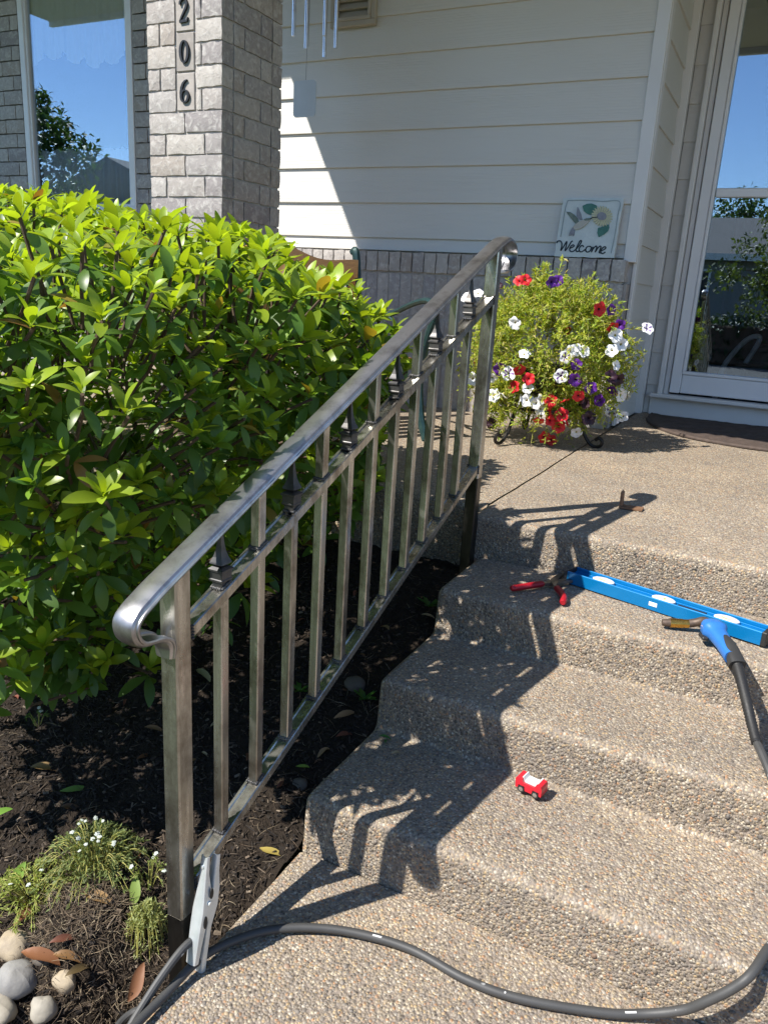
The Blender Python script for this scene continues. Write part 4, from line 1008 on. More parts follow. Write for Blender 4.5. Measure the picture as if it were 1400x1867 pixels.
prel('tail', [(405, 655), (440, 700), (435, 740), (425, 790), (400, 808), (395, 760), (372, 795), (335, 800), (350, 750), (380, 690)], 'pl_grey', .001, .006)
prel('body', [(410, 655), (450, 610), (520, 560), (590, 530), (650, 512), (690, 515), (680, 550), (640, 600), (570, 660), (500, 690), (440, 700)], 'pl_belly', .0012, .0095)
prel('head', [(590, 528), (630, 508), (680, 505), (700, 520), (670, 545), (610, 548)], 'pl_wing', .0015, .0105)
pstroke('beak', [(680, 520), (740, 495), (815, 485)], 15, 'pl_ink', .009)
for s_ in ([(135, 925), (150, 895), (190, 890), (215, 920), (215, 980), (198, 1050), (245, 985), (300, 895), (285, 985), (270, 1050), (320, 990), (370, 905), (400, 885)],
           [(345, 1012), (400, 985), (420, 965), (400, 950), (365, 975), (345, 1020), (355, 1055), (395, 1060), (440, 1030)],
           [(440, 1030), (500, 960), (540, 895), (535, 875), (510, 890), (470, 970), (450, 1030), (465, 1060), (500, 1045)],
           [(577, 978), (555, 955), (525, 970), (500, 1015), (510, 1055), (545, 1058), (600, 1020)],
           [(655, 965), (622, 985), (605, 1030), (625, 1060), (665, 1050), (695, 1005), (690, 972), (660, 965)],
           [(722, 970), (716, 1010), (697, 1060), (732, 1000), (770, 960), (786, 975), (768, 1035), (760, 1055), (797, 1000), (832, 960), (852, 967), (840, 1010), (822, 1062), (848, 1070)],
           [(850, 1038), (900, 1012), (930, 985), (915, 965), (885, 980), (855, 1020), (850, 1060), (877, 1080), (922, 1050)]):
    pstroke('letter', s_, 20, 'pl_ink', .0016)

# ---- wind chime
wc = empty('wind_chime', (-2.67, 4.12, 3.28), 'silver tube wind chime with pale blue wind sail under the porch roof', 'wind chime')
cx0, cy0 = -2.672, 4.12
mb = MB(); mb.lathe((cx0, cy0, 3.02), [(.02, -.008), (.135, -.008), (.138, 0), (.135, .008), (.02, .008)], 28); ob('top_disc', mb, 'dark_wood', wc, True, 40)
for x, z, y in ((-2.787, 2.541, 4.10), (-2.755, 2.512, 4.19), (-2.676, 2.459, 4.06), (-2.655, 2.455, 4.22), (-2.570, 2.520, 4.08), (-2.552, 2.482, 4.17)):
    mb = MB(); zt = 2.96; ro, ri = .0115, .0095
    mb.lathe((x, y, 0), [(ri, z+.0), (ro, z), (ro, zt), (ri, zt), (ri, z+.02)], 16); ob('tube', mb, 'alu', wc, True, 40)
    mb = MB(); mb.tube([(x, y, zt), (x, y, 3.02)], .0012, 5); ob('cord', mb, 'rubber', wc)
mb = MB(); mb.tube([(cx0, cy0, 3.02), (cx0, cy0, 3.30)], .002, 5); mb.tube([(-2.70, 4.12, 3.0), (-2.70, 4.105, 2.31)], .0010, 5); ob('cord', mb, 'rubber', wc)
mb = MB(); sx, sz, sw_, sh = -2.700, 2.217, .150, .190; rr_ = .022; pl_ = []
for qx, qz, a0 in ((1, 1, 0), (-1, 1, 90), (-1, -1, 180), (1, -1, 270)):
    for k in range(6): a = math.radians(a0+k*18); pl_.append((qx*(sw_/2-rr_)+rr_*math.cos(a), qz*(sh/2-rr_)+rr_*math.sin(a)))
mb.slab(pl_, lambda u, v, h: (sx+u, 4.10-h, sz+v), .005); ob('wind_sail', mb, 'sail', wc)

# ---- doormat
dm = empty('doormat', (.02, 4.75, ZL), 'dark brown half-round rubber doormat in front of the storm door', 'doormat')
def matf(u, v, lift=True):
    # v 0..1 centre-back to rim, u 0..1 around the half round
    a = math.pi*(1+u); ca, sa = math.cos(a), math.sin(a); e = 2/2.4
    X = .02+.735*v*math.copysign(abs(ca)**e, ca); Y = 5.150+.885*v*math.copysign(abs(sa)**e, sa)
    z = ZL+.012+(.005*math.sin(u*math.pi*26)*math.sin(v*math.pi*5+2*math.sin(u*26))+.004*mnoise.noise((X*22, Y*22, 0)) if .05 < v < .93 else (.004 if v < .99 else -.006))
    return (X, Y, z)
mb = MB(); mb.grid(matf, 130, 34); ob('mat', mb, 'mat_brown', dm, True, None)
mb = MB(); Pm = [matf(i/60, .985) for i in range(61)]; mb.tube([(a, b, ZL+.010) for a, b, c in Pm], .009, 6); ob('rim', mb, 'mat_brown', dm, True)

# ================================================================== TOOLS ON THE STEPS
Z3 = 3*RZ+.004; Z1 = RZ+.004
# ---- spirit level, lying on its side
A_ = Vector((-.468, 2.163, Z3)); B_ = Vector((.076, 2.012, Z3)); ldir = (B_-A_).normalized(); lsid = Vector((-ldir.y, ldir.x, 0)); LL = (B_-A_).length
lev = empty('spirit_level', A_.lerp(B_, .5), 'long blue spirit level with three white vials lying on the top tread', 'spirit level')
def lp(s, d, z): return A_+ldir*s+lsid*d+UP*z
def lbox(name, s0, s1, d0, d1, z0, z1, mat, bev=.001, parent=None):
    mb = MB(); R = Matrix((ldir, lsid, UP)).transposed(); mb.box(tuple(lp((s0+s1)/2, (d0+d1)/2, (z0+z1)/2)), (s1-s0, d1-d0, z1-z0), bev, R); return ob(name, mb, mat, parent or lev)
LWD = .062
lbox('rail', 0.004, LL-.012, 0, .0055, 0, .036, 'level_blue', .0012); lbox('rail', .004, LL-.012, LWD-.0055, LWD, 0, .036, 'level_blue', .0012)
lbox('web', .005, LL-.013, .005, LWD-.005, .018, .0225, 'level_blue', 0)
for d in (.009, LWD-.013): lbox('rib', .006, LL-.014, d, d+.004, .0223, .026, 'level_blue', .0005)
lbox('end_cap', 0, .005, -.0008, LWD+.0008, -.0, .0366, 'rubber', .001); lbox('end_cap', LL-.013, LL, -.001, LWD+.001, 0, .037, 'rubber', .002)
for s in (.105, .285, .455):
    mb = MB(); R = Matrix((ldir, lsid, UP)).transposed(); c = lp(s, LWD/2, .0223); mb.lathe(tuple(c), [(.027, 0), (.027, .0085), (.024, .0105), (.012, .0105), (.012, .006)], 24, 0, R, 1.2, .78); v_ = ob('vial_holder', mb, 'white_plastic', lev, True, 40)
    mb = MB(); mb.tube([tuple(lp(s-(.014 if s != .285 else 0), LWD/2-(.014 if s == .285 else 0), .0290)), tuple(lp(s+(.014 if s != .285 else 0), LWD/2+(.014 if s == .285 else 0), .0290))], .0034, 8); ob('vial', mb, 'vial', v_, True)
lbox('hand_slot', .322, .400, .017, LWD-.017, .0205, .0245, 'rubber', .001); lbox('rail_window', .258, .282, -.0006, .002, .012, .024, 'white_plastic', .0008)
# printed scale and lettering blocks on the web
for k, s in enumerate((.150, .158, .164, .178, .190, .203, .207, .214)):
    lbox('print', s, s+(.004 if k % 3 else .0065), .021, .028, .0224, .0229, 'white_plastic', 0)
# ---- welding torch with cable
torch = empty('welding_torch', (-.06, 1.97, Z3), 'blue handled welding torch with copper nozzle lying on the top tread', 'welding torch')
def tp(pts, sc=None): return spline(pts, 6)
mb = MB(); mb.tube([(-.168, 1.990, Z3+.013), (-.150, 1.996, Z3+.014), (-.132, 2.003, Z3+.015)], .0118, 14, [.72, .92, 1]); ob('nozzle_tip', mb, 'burnt', torch, True, 40)
mb = MB(); mb.tube([(-.150, 1.9962, Z3+.0142), (-.134, 2.002, Z3+.015), (-.120, 2.0065, Z3+.016)], .0122, 16); mb.tube([(-.124, 2.005, Z3+.0158), (-.106, 2.011, Z3+.017)], .0112, 16); ob('nozzle', mb, 'brass', torch, True, 40)
mb = MB(); mb.tube(spline([(-.108, 2.0105, Z3+.017), (-.090, 2.016, Z3+.023), (-.070, 2.012, Z3+.034), (-.052, 1.985, Z3+.036)], 6), .0108, 12); ob('neck', mb, 'burnt', torch, True, 40)
mb = MB(); hp = spline([(-.055, 1.988, Z3+.033), (-.044, 1.965, Z3+.034), (-.030, 1.935, Z3+.032), (-.010, 1.893, Z3+.028), (.010, 1.850, Z3+.022)], 6)
hprof = [(.0245*math.copysign(abs(math.cos(a))**.7, math.cos(a)), .0205*math.copysign(abs(math.sin(a))**.7, math.sin(a))) for a in [2*math.pi*i/18 for i in range(18)]]
hsc = [.80+.42*math.sin(math.pi*min(1, i/len(hp)*1.5))*(1 if i < len(hp)*.67 else .35)+.02 for i in range(len(hp))]
hsc = [(.70, .95, 1.08, 1.12, 1.14, 1.14, 1.16, 1.25, 1.18, 1.05, .95, .9, .88, .86, .85, .83, .82, .80, .80, .80, .80, .80, .80, .80, .80)[i] for i in range(len(hp))]
mb.sweep(hp, hprof, None, True, hsc); ob('handle', mb, 'torch_blue', torch, True, 50)
mb = MB(); mb.box((-.064, 1.945, Z3+.018), (.016, .032, .010), .003, rotm('Z', .45)); ob('trigger', mb, 'rubber', torch)
mb = MB(); gp = spline([(-.020, 1.925, Z3+.042), (-.004, 1.888, Z3+.037), (.012, 1.850, Z3+.024), (.022, 1.828, Z3+.014)], 5)
mb.sweep(gp, [(a*.55, b*.55) for a, b in hprof], None, True, [.35, .5, .62, .75, .85, .95, 1.05, 1.15, 1.2, 1.25, 1.3, 1.35, 1.38, 1.4, 1.42, 1.42][:len(gp)]); ob('grip_shell', mb, 'grip', torch, True, 50)
sp_ = spline([(.018, 1.838, Z3+.018), (.034, 1.800, Z3-.004), (.052, 1.757, Z3-.032), (.070, 1.715, Z3-.062), (.086, 1.675, Z3-.085)], 14); ss = [1.12]*4+[(.86 if i % 2 else 1.0)*(1-.18*i/len(sp_)) for i in range(len(sp_)-4)]
mb = MB(); mb.tube(sp_, .0135, 12, ss); ob('strain_relief', mb, 'rubber', torch, True, 60)
cab = spline([(.084, 1.680, Z3-.083), (.100, 1.640, 2*RZ+.045), (.125, 1.590, 2*RZ+.022), (.18, 1.50, RZ+.09), (.28, 1.42, RZ+.025), (.40, 1.46, RZ+.018), (.50, 1.62, 2*RZ+.02)], 8)
mb = MB(); mb.tube(cab, .0088, 10); ob('cable', mb, 'cable_grey', torch, True)
# ---- pliers
pl_ = empty('pliers', (-.49, 2.09, Z3), 'red handled pliers lying open on the top tread beside the level', 'pliers')
pv = Vector((-.487, 2.108, Z3+.010))
mb = MB(); mb.tube(spline([(-.578, 1.992, Z3+.011), (-.556, 2.020, Z3+.011), (-.533, 2.052, Z3+.011), (-.512, 2.083, Z3+.011)], 5), .0098, 10, [.7, .95]+[1]*13+[.8]); ob('handle', mb, 'red_grip', pl_, True, 50)
mb = MB(); mb.tube(spline([(-.426, 1.978, Z3+.009), (-.432, 2.010, Z3+.010), (-.448, 2.043, Z3+.011), (-.470, 2.075, Z3+.011)], 5), .0098, 10, [.7, .95]+[1]*13+[.8]); ob('handle', mb, 'red_grip', pl_, True, 50)
for pts in ([(-.513, 2.081, Z3+.011), (-.497, 2.098, Z3+.011), (-.470, 2.132, Z3+.011), (-.436, 2.178, Z3+.009), (-.424, 2.195, Z3+.008)], [(-.469, 2.073, Z3+.011), (-.483, 2.096, Z3+.013), (-.490, 2.130, Z3+.013), (-.487, 2.180, Z3+.010), (-.484, 2.200, Z3+.009)]):
    P = spline(pts, 5); mb = MB(); mb.sweep(P, [(-.008, -.005), (.008, -.005), (.008, .005), (-.008, .005)], None, True, [.65]*4+[.9, 1.15, 1.35, 1.35, 1.3, 1.2]+[1.05-.05*k for k in range(len(P)-10)]); ob('jaw', mb, 'tool_steel', pl_)
mb = MB(); mb.lathe(tuple(pv+Vector((.002, -.004, 0))), [(.007, 0), (.007, .008), (.004, .010)], 12); ob('pivot', mb, 'tool_steel', pl_, True, 40)
# ---- little red toy car
cd = Vector((.985, -.17, 0)).normalized(); cs = Vector((-cd.y, cd.x, 0)); C0 = Vector((-.340, 1.500, Z1+.004))
toy = empty('toy_car', C0, 'tiny red toy car with white trim parked on the second lowest tread', 'toy car')
def tq(s, d, z): return C0+cd*s*.86+cs*d*.9+UP*z*.86
RT = Matrix((cd, cs, UP)).transposed()
mb = MB(); mb.slab([(-.036, .008), (-.028, .008), (-.028, .018), (-.010, .018), (-.010, .006), (.012, .006), (.012, .018), (.030, .018), (.030, .008), (.037, .008), (.037, .030), (.034, .036), (.021, .037), (.016, .026), (-.014, .026), (-.019, .037), (-.034, .037), (-.037, .033)], lambda u, v, h: tuple(tq(u, -.018+h, v)), .036); ob('body', mb, 'red_paint', toy)
mb = MB(); mb.ribbon([(-.0205, .0385), (-.0150, .0275), (.0165, .0275), (.0220, .0385)], .0036, lambda u, v, h: tuple(tq(u, -.010+h, v)), .029); ob('cockpit_trim', mb, 'white_plastic', toy)
for s in (-.019, .021):
    for d in (-.019, .011):
        mb = MB(); R = RT @ rotm('X', math.pi/2); mb.lathe(tuple(tq(s, d+.008, .0085)), [(.004, 0), (.0085, .0), (.0085, .008), (.004, .008)], 14, 0, R); wv = ob('wheel', mb, 'rubber', toy, True, 40)
        mb = MB(); mb.lathe(tuple(tq(s, d+.0088, .0085)), [(.0045, 0), (.0052, .0005), (.0052, .0092), (.0030, .0096)], 12, 0, R); ob('hub', mb, 'alu', wv, True, 40)
# ---- angle bracket on the landing
br = MB(); br.slab([(0, 0), (.075, 0), (.075, .006), (.008, .006), (.006, .052), (0, .058)], lambda u, v, h: (-.420+u, 2.628+h*.9+u*.12, ZL+.004+v), .045)
o = ob('angle_bracket', br, 'rust', None); tag(o, 'small rusty brown angle bracket standing on the landing', 'bracket')

# ================================================================== CABLES AND CLAMP
WZ = .0145
wcab = [(.40, 1.70, 2*RZ+.02), (.36, 1.56, RZ+.11), (.27, 1.46, RZ+.02), (.195, 1.36, RZ+.020), (.152, 1.275, RZ+.030), (.126, 1.205, .152), (.103, 1.186, .126), (.070, 1.178, .088), (.038, 1.178, .050), (-.017, 1.166, .024), (-.085, 1.136, WZ+.002), (-.218, 1.092, WZ), (-.317, 1.080, WZ), (-.431, 1.089, WZ), (-.538, 1.070, WZ), (-.627, 1.033, WZ), (-.693, .983, WZ), (-.738, .915, WZ+.002), (-.752, .858, WZ+.006), (-.757, .785, WZ), (-.760, .70, WZ), (-.76, .55, WZ)]
mb = MB(); CR = .0080; WP = spline([(a, b, c-(.0022 if c < .03 else 0)) for a, b, c in wcab], 8); mb.tube(WP, CR, 12); o = ob('welding_cable', mb, 'cable_grey', None, True); tag(o, 'thick grey welding cable curving across the bottom walkway', 'cable')
for i0, i1 in ((60, 64), (74, 77), (66, 67), (90, 91), (52, 53), (108, 110)):
    seg = [WP[i0].lerp(WP[i0+1], .3)]+WP[i0+1:i1]+[WP[i1].lerp(WP[i1-1], .4)] if i1-i0 > 1 else [WP[i0], WP[i0].lerp(WP[i1], .22)]
    mb = MB(); mb.sweep([q+Vector((.12, -.35, .93)).normalized()*(CR+.0001) for q in seg], [(-.0016, -.0006), (.0016, -.0006), (.0016, .0006), (-.0016, .0006)]); ob('print_mark', mb, 'white_plastic', o)
g2 = [(-.752, .893, .045), (-.757, .872, .062), (-.764, .838, .060), (-.772, .790, .034), (-.778, .740, .0), (-.775, .690, -.02), (-.76, .62, .022), (-.74, .50, .018)]
mb = MB(); mb.tube(spline(g2, 8), .0072, 10); o = ob('ground_cable', mb, 'cable_grey', None, True); tag(o, 'thinner grey ground cable running from the steel clamp off to the lower left', 'cable')
g3 = [(-.752, .70, -.02), (-.770, .760, -.045), (-.800, .790, -.06), (-.83, .79, -.07), (-.84, .76, -.075), (-.82, .72, -.07), (-.78, .68, -.05)]
mb = MB(); mb.tube(spline(g3, 8), .0072, 10); o = ob('looped_cable', mb, 'cable_grey', None, True); tag(o, 'small loop of grey cable at the foot of the front post', 'cable')
clamp = empty('ground_clamp', (-.77, .92, .18), 'shiny galvanised spring clamp gripping the lower rail near the front post', 'clamp')
ct = Vector((-.760, .905, .208)); cb_ = Vector((-.748, .872, .005)); cax = (cb_-ct).normalized(); cn = Vector((-.15, -.92, .3)); cn = (cn-cax*cn.dot(cax)).normalized(); cx_ = cax.cross(cn)
if cx_.x < 0: cx_ = -cx_
def cpt(s, a, h): return ct+cax*s+cx_*a+cn*h
def half(pr, name, mat='galv'):
    # folded channel: rounded face plate with two returned flanges; (s, half width, face height, flange depth)
    mb = MB(); vs = []; k = 16
    for s, w_, h, fd in pr:
        ring = [(-w_, -fd), (-w_, -.004), (-w_*.93, -.0012), (-w_*.7, .0006), (-w_*.3, .0014), (w_*.3, .0014), (w_*.7, .0006), (w_*.93, -.0012), (w_, -.004), (w_, -fd), (w_-.0015, -fd), (w_-.0016, -.0045), (w_*.6, -.0012), (-w_*.6, -.0012), (-w_+.0016, -.0045), (-w_+.0015, -fd)]
        for a, dh in ring: vs.append(cpt(s, a, h+dh))
    mb.add(vs, [(i*k+j, i*k+(j+1) % k, (i+1)*k+(j+1) % k, (i+1)*k+j) for i in range(len(pr)-1) for j in range(k)]+[tuple(range(k))[::-1], tuple((len(pr)-1)*k+j for j in range(k))]); return ob(name, mb, mat, clamp, True, 32)
half([(-.006, .0085, .010, .006), (.026, .0090, .012, .008), (.050, .0105, .014, .014), (.075, .0130, .017, .024), (.092, .0145, .019, .022), (.120, .0140, .023, .014), (.160, .0130, .027, .010), (.188, .0120, .030, .009)], 'jaw_handle')
half([(.000, .0075, -.016, .006), (.030, .0080, -.012, .009), (.060, .0105, -.006, .016), (.092, .0118, -.002, .016), (.130, .0112, .004, .010), (.180, .0105, .008, .009), (.214, .0100, .010, .009)], 'jaw_handle')
for s_, h_, l_ in ((.062, .001, .010), (.112, .012, .012)):
    mb = MB(); mb.slab([(s_+l_*math.cos(t*.449), .0042*math.sin(t*.449)) for t in range(14)], lambda u, v, h: tuple(cpt(u, .0142+h, h_+v)), .0012); ob('dark_oval', mb, 'rubber', clamp)  # black ovals paint in the dark of openings that are not cut
mb = MB(); mb.tube([tuple(cpt(.080, -.0175, .004)), tuple(cpt(.080, .0175, .004))], .0042, 10); ob('pivot_pin', mb, 'galv', clamp, True, 40)
mb = MB(); mb.tube([tuple(cpt(.080+.0075*math.cos(t*.5), -.010+.020*t/60, .002+.0075*math.sin(t*.5))) for t in range(61)], .0013, 5); ob('spring', mb, 'tool_steel', clamp, True)
mb = MB(); mb.lathe(tuple(cpt(.012, 0, .0125)), [(.0040, 0), (.0040, .0012), (.0025, .002)], 10, 0, Matrix((cx_, cx_.cross(cn), cn)).transposed()); ob('rivet', mb, 'galv', clamp, True, 40)

# ================================================================== SMALL THINGS IN THE BED
# ---- river stones
for k_, (a_, b_) in enumerate((((.36, .33, .27), (.24, .22, .19)), ((.40, .36, .28), (.30, .27, .22)), ((.30, .29, .27), (.20, .195, .19)), ((.38, .31, .21), (.27, .22, .16)))):
    simple('stone%d' % k_, a_, b_, .72, vs=16+9*k_, bs=.4, bscale=110)
def stone(c, r, lab, seed, mat=None):
    mat = mat or 'stone%d' % ((seed*3) % 4)
    rnd = random.Random(seed); mb = MB(); nu, nv = 18, 10
    def f(u, v):
        a = 2*math.pi*u; b = math.pi*(v-.5); d = Vector((math.cos(b)*math.cos(a), math.cos(b)*math.sin(a), math.sin(b))); k = 1+.26*mnoise.noise(d*1.1+Vector((seed*3.1, 0, 0)))+.05*mnoise.noise(d*4+Vector((seed, 0, 0)))
        k *= .78; return (c[0]+d.x*r[0]*k, c[1]+d.y*r[1]*k, c[2]-.008+d.z*r[2]*k)
    mb.grid(f, nu, nv); o = ob('river_stone', mb, mat, None, True, None); tag(o, lab, 'stone', 'stones in the planting bed')
stone((-1.165, .800, -.098), (.046, .042, .034), 'grey-beige cobble highest of the stones at the left edge', 1)
stone((-1.098, .750, -.100), (.048, .044, .036), 'large pale cobble below a dry orange leaf in the lower left corner', 2)
stone((-1.085, .700, -.118), (.046, .036, .026), 'light flat cobble cut by the bottom left corner', 3)
stone((-1.012, .738, -.112), (.034, .030, .028), 'smooth cream oval pebble lying lowest at the bottom edge', 4)
stone((-1.008, .785, -.088), (.030, .026, .026), 'small pale angular stone half buried beside dry leaves', 5)
stone((-1.075, .800, -.075), (.034, .030, .022), 'dark muddy stone between the big cobbles and the dry leaves', 6, 'dirt_stone')
stone((-.862, 1.362, .05), (.026, .026, .020), 'grey muddy stone beside the lowest step corner', 7, 'dirt_stone')
stone((-.905, 1.70, .150), (.040, .035, .025), 'dark flat stone in the mulch behind the middle pickets', 8, 'dirt_stone')
# ---- fallen leaves
def dleaf(p, az, s, c, lab, curl=.25, up=(0, 0, 1), pitch=0, name='fallen_leaf'):
    a_, b_ = leaf_mb(.10+curl*.35, curl*.6, .19); mb = MB()
    d = Vector((math.cos(az)*math.cos(pitch), math.sin(az)*math.cos(pitch), math.sin(pitch))); R = frame(d, up)
    vs = []
    for x, y, z in a_:
        q = R @ (Vector((x+.05*math.sin(y*5), y-.5, z+curl*.35*abs(x)*2+.05*curl*math.sin(y*9+x*6)))*s); vs.append(Vector(p)+q+Vector((0, 0, .006)))
    mb.add(vs, b_); o = ob(name, mb, 'dryleaf', None, True, None); setcol(o.data, c); tag(o, lab, 'leaf', 'fallen leaves on the mulch'); return o
GRN = (.20, .30, .06); YEL = (.33, .33, .08); TAN = (.30, .19, .09); ORG = (.27, .125, .05); RED = (.19, .065, .04); BRN = (.14, .075, .04); PALE = (.38, .30, .17)
LV = [((135, 1445), (-1.358, 1.123, -.022), .7, .075, GRN, 'fresh green fallen leaf lying alone on dark mulch', .15),
      ((85, 1405), (-1.479, 1.144, -.017), .5, .095, TAN, 'long tan dry leaf lying above the green leaf on the mulch', .5),
      ((235, 1570), (-1.085, 1.045, -.040), 2.2, .075, ORG, 'curled orange leaf behind the white flowering alyssum', .6),
      ((250, 1640), (-1.005, .965, -.035), 1.9, .070, GRN, 'broad green leaf standing between alyssum and front post', .1),
      ((493, 1560), (-.815, 1.177, -.004), .1, .062, YEL, 'yellow-green leaf lying beside the lowest step', .15),
      ((633, 1315), (-.862, 1.577, .118), 1.1, .085, PALE, 'large pale dead leaf beside the middle step corner', .25),
      ((75, 1790), (-1.060, .775, -.060), .3, .090, ORG, 'folded orange dry leaf lying on the cobbles', .5),
      ((100, 1740), (-1.040, .815, -.045), .9, .060, RED, 'reddish brown leaf on the dug edge below the alyssum', .6),
      ((112, 1760), (-1.015, .800, -.060), .4, .065, ORG, 'rust coloured curled leaf just below the reddish one', .7),
      ((140, 1775), (-.985, .800, -.075), 1.2, .060, BRN, 'brown cupped leaf right of the pale angular stone', .7),
      ((265, 1815), (-.875, .835, -.080), 1.45, .075, ORG, 'narrow orange leaf upright between the two cables', .5),
      ((160, 1665), (-1.045, .905, -.020), .1, .085, TAN, 'flat tan leaf under the alyssum clump', .3),
      ((45, 1685), (-1.190, .850, -.085), 1.7, .085, ORG, 'bent orange-brown leaf at the left below the alyssum', .7),
      ((280, 1335), (-1.312, 1.348, .046), .3, .060, TAN, 'tan leaf on the mulch just left of the front post', .4),
      ((370, 1235), (-1.325, 1.561, .108), -.3, .075, PALE, 'pale straw coloured leaf behind the first picket', .5),
      ((280, 1390), (-1.27, 1.27, .02), 1.2, .050, RED, 'small dark red leaf left of the front post', .4),
      ((140, 1480), (-1.32, 1.08, -.03), .4, .06, BRN, 'brown leaf with curled edge below the fresh green leaf', .6),
      ((5, 1500), (-1.455, .985, -.04), 1.2, .080, GRN, 'green leaf cut by the left edge of the picture', .1),
      ((25, 1620), (-1.27, .89, -.06), 1.0, .075, GRN, 'green leaf leaning among the pale plants at left', .1),
      ((520, 1440), (-.890, 1.334, .044), 1.4, .055, RED, 'thin reddish leaf beside the muddy grey stone', .6),
      ((530, 1425), (-.872, 1.39, .066), .5, .040, GRN, 'small green leaf above the muddy grey stone', .2),
      ((640, 1345), (-.83, 1.52, .10), 1.0, .06, RED, 'dark red leaf under the large pale dead leaf', .5),
      ((800, 1110), (-.835, 2.02, .245), .2, .05, PALE, 'pale leaf near the third step corner', .4),
      ((440, 1390), (-1.02, 1.37, .055), 2.0, .05, RED, 'dull red leaf seen between the second and third pickets', .4),
      ((730, 1150), (-.93, 1.92, .22), 2.6, .05, TAN, 'tan leaf in deep shade behind the upper pickets', .4)]
for px, p, az, s, c, lab, curl in LV:
    up = (0, 0, 1); pitch = 0
    if 'standing' in lab or 'upright' in lab or 'leaning' in lab: up = (.5, -.8, .4); pitch = .9
    dleaf(p, az, s*.86, tuple(x*random.uniform(.75, 1.05) for x in c), lab, curl*.8, up, pitch)
for k in range(46):
    x = random.uniform(-2.1, -.80); y = random.uniform(.62, 2.2); p = (x, y, soilz(x, y)+.002)
    dleaf(p, random.uniform(0, 6.28), random.uniform(.018, .042), random.choice([TAN, BRN, BRN, RED, PALE, TAN]), 'small dry leaf fragment scattered on the dark mulch', random.uniform(.2, .8))
for k, (x, y) in enumerate(((-.660, 1.47), (-.715, 1.515), (-.708, 1.50))):
    dleaf((x, y, Z1), (1.0, .4, 2.1)[k], (.028, .03, .024)[k], (PALE, (.06, .17, .03), (.07, .19, .03))[k], ('pale crumpled leaf in shade on the lowest tread', 'green leaf sprig at the left end of the lowest tread', 'lower small green leaf at the left end of the lowest tread')[k], .5)
# ---- white alyssum and pale low plants
def tuft(name, c, r, h, n, lc, lab, cat, flowers=0, droop=.3, seed=0, ls=.010):
    rnd = random.Random(seed); e = empty(name, c, lab, cat, 'low plants in the bed'); T = []; Rs = []; Cc = []; st_ = MB(); tips = []
    for k in range(n):
        a = rnd.uniform(0, 6.28); q = math.sqrt(rnd.random()); d = Vector((math.cos(a)*q*r, math.sin(a)*q*r, h*(1-.55*q*q)*rnd.uniform(.7, 1.1))); b = Vector(c)+Vector((d.x*.25, d.y*.25, 0)); tip = Vector(c)+d
        P = spline([b, b.lerp(tip, .55)+Vector((0, 0, .25*h)), tip-Vector((0, 0, droop*h*q))], 4); st_.tube(P, .0008, 4, None, False); tips.append(P[-1])
        for m in range(16):
            i = rnd.randrange(2, len(P)-1); qd = (P[i+1]-P[i]).normalized()+Vector((rnd.gauss(0, .8), rnd.gauss(0, .8), rnd.gauss(.2, .5))); T.append(tuple(P[i].lerp(P[i+1], rnd.random()))); Rs.append(np.array(frame(qd, (rnd.gauss(0, .4), rnd.gauss(0, .4), 1)))*ls*rnd.uniform(.6, 1.3)); m_ = rnd.uniform(.7, 1.25); Cc.append([x*m_ for x in lc])
    tv = [(0, 0, 0), (-.13, .5, .03), (.13, .5, .03), (0, 1, 0)]; o = join_inst('foliage', tv, [(0, 2, 3, 1)], np.array(Rs), np.array(T), 'petunia_leaf', e, np.array(Cc), False, tuple(c)); o['kind'] = 'stuff'
    o = ob('stems', st_, 'dryleaf_stem', e, True); o['kind'] = 'stuff'
    if flowers:
        fm = MB()
        for q in range(16):
            a = q*2.4; rr_ = .0045*math.sqrt(q/16); fm.lathe((rr_*math.cos(a), rr_*math.sin(a), .002-.15*rr_), [(.0004, 0), (.0014, .0004), (.0015, .0010), (.0005, .0016)], 6)
        me = mesh_of(fm, 'flower_head', True); me.materials.append(MATS['fl_alys'])
        hi = sorted(tips, key=lambda t: -t.z-.25*t.x*0)[:flowers]
        for t in hi:
            R = frame((rnd.gauss(0, 1), rnd.gauss(0, 1), .1), (rnd.gauss(0, .3), rnd.gauss(-.3, .3), 1)); s = rnd.uniform(.7, 1.25); inst('flower_head', me, e, t+Vector((0, 0, .003)), R @ Matrix.Diagonal((s, s, s)))
tuft('alyssum', (-1.135, .975, -.062), .125, .125, 170, (.17, .215, .075), 'bushy alyssum with small white flower heads in front of the front post', 'flower', 15, .2, 1, .012)
tuft('pale_groundcover', (-1.215, .885, -.080), .105, .06, 90, (.30, .36, .09), 'pale yellow-green low plant at the left of the alyssum', 'plant', 3, .3, 2, .011)
tuft('pale_groundcover', (-.940, .930, -.078), .058, .09, 90, (.34, .38, .15), 'hanging pale green sprig against the foot of the front post', 'plant', 0, 1.2, 3, .010)
tuft('alyssum_sprig', (-1.005, 1.005, -.045), .045, .075, 12, (.22, .28, .07), 'thin sprig with white buds leaning toward the front post', 'flower', 4, .1, 4, .010)
tuft('clover_sprig', (-1.56, 1.19, .06), .03, .05, 8, (.12, .22, .05), 'tiny sprig with a white bloom under the bush edge', 'flower', 2, .1, 5, .010)
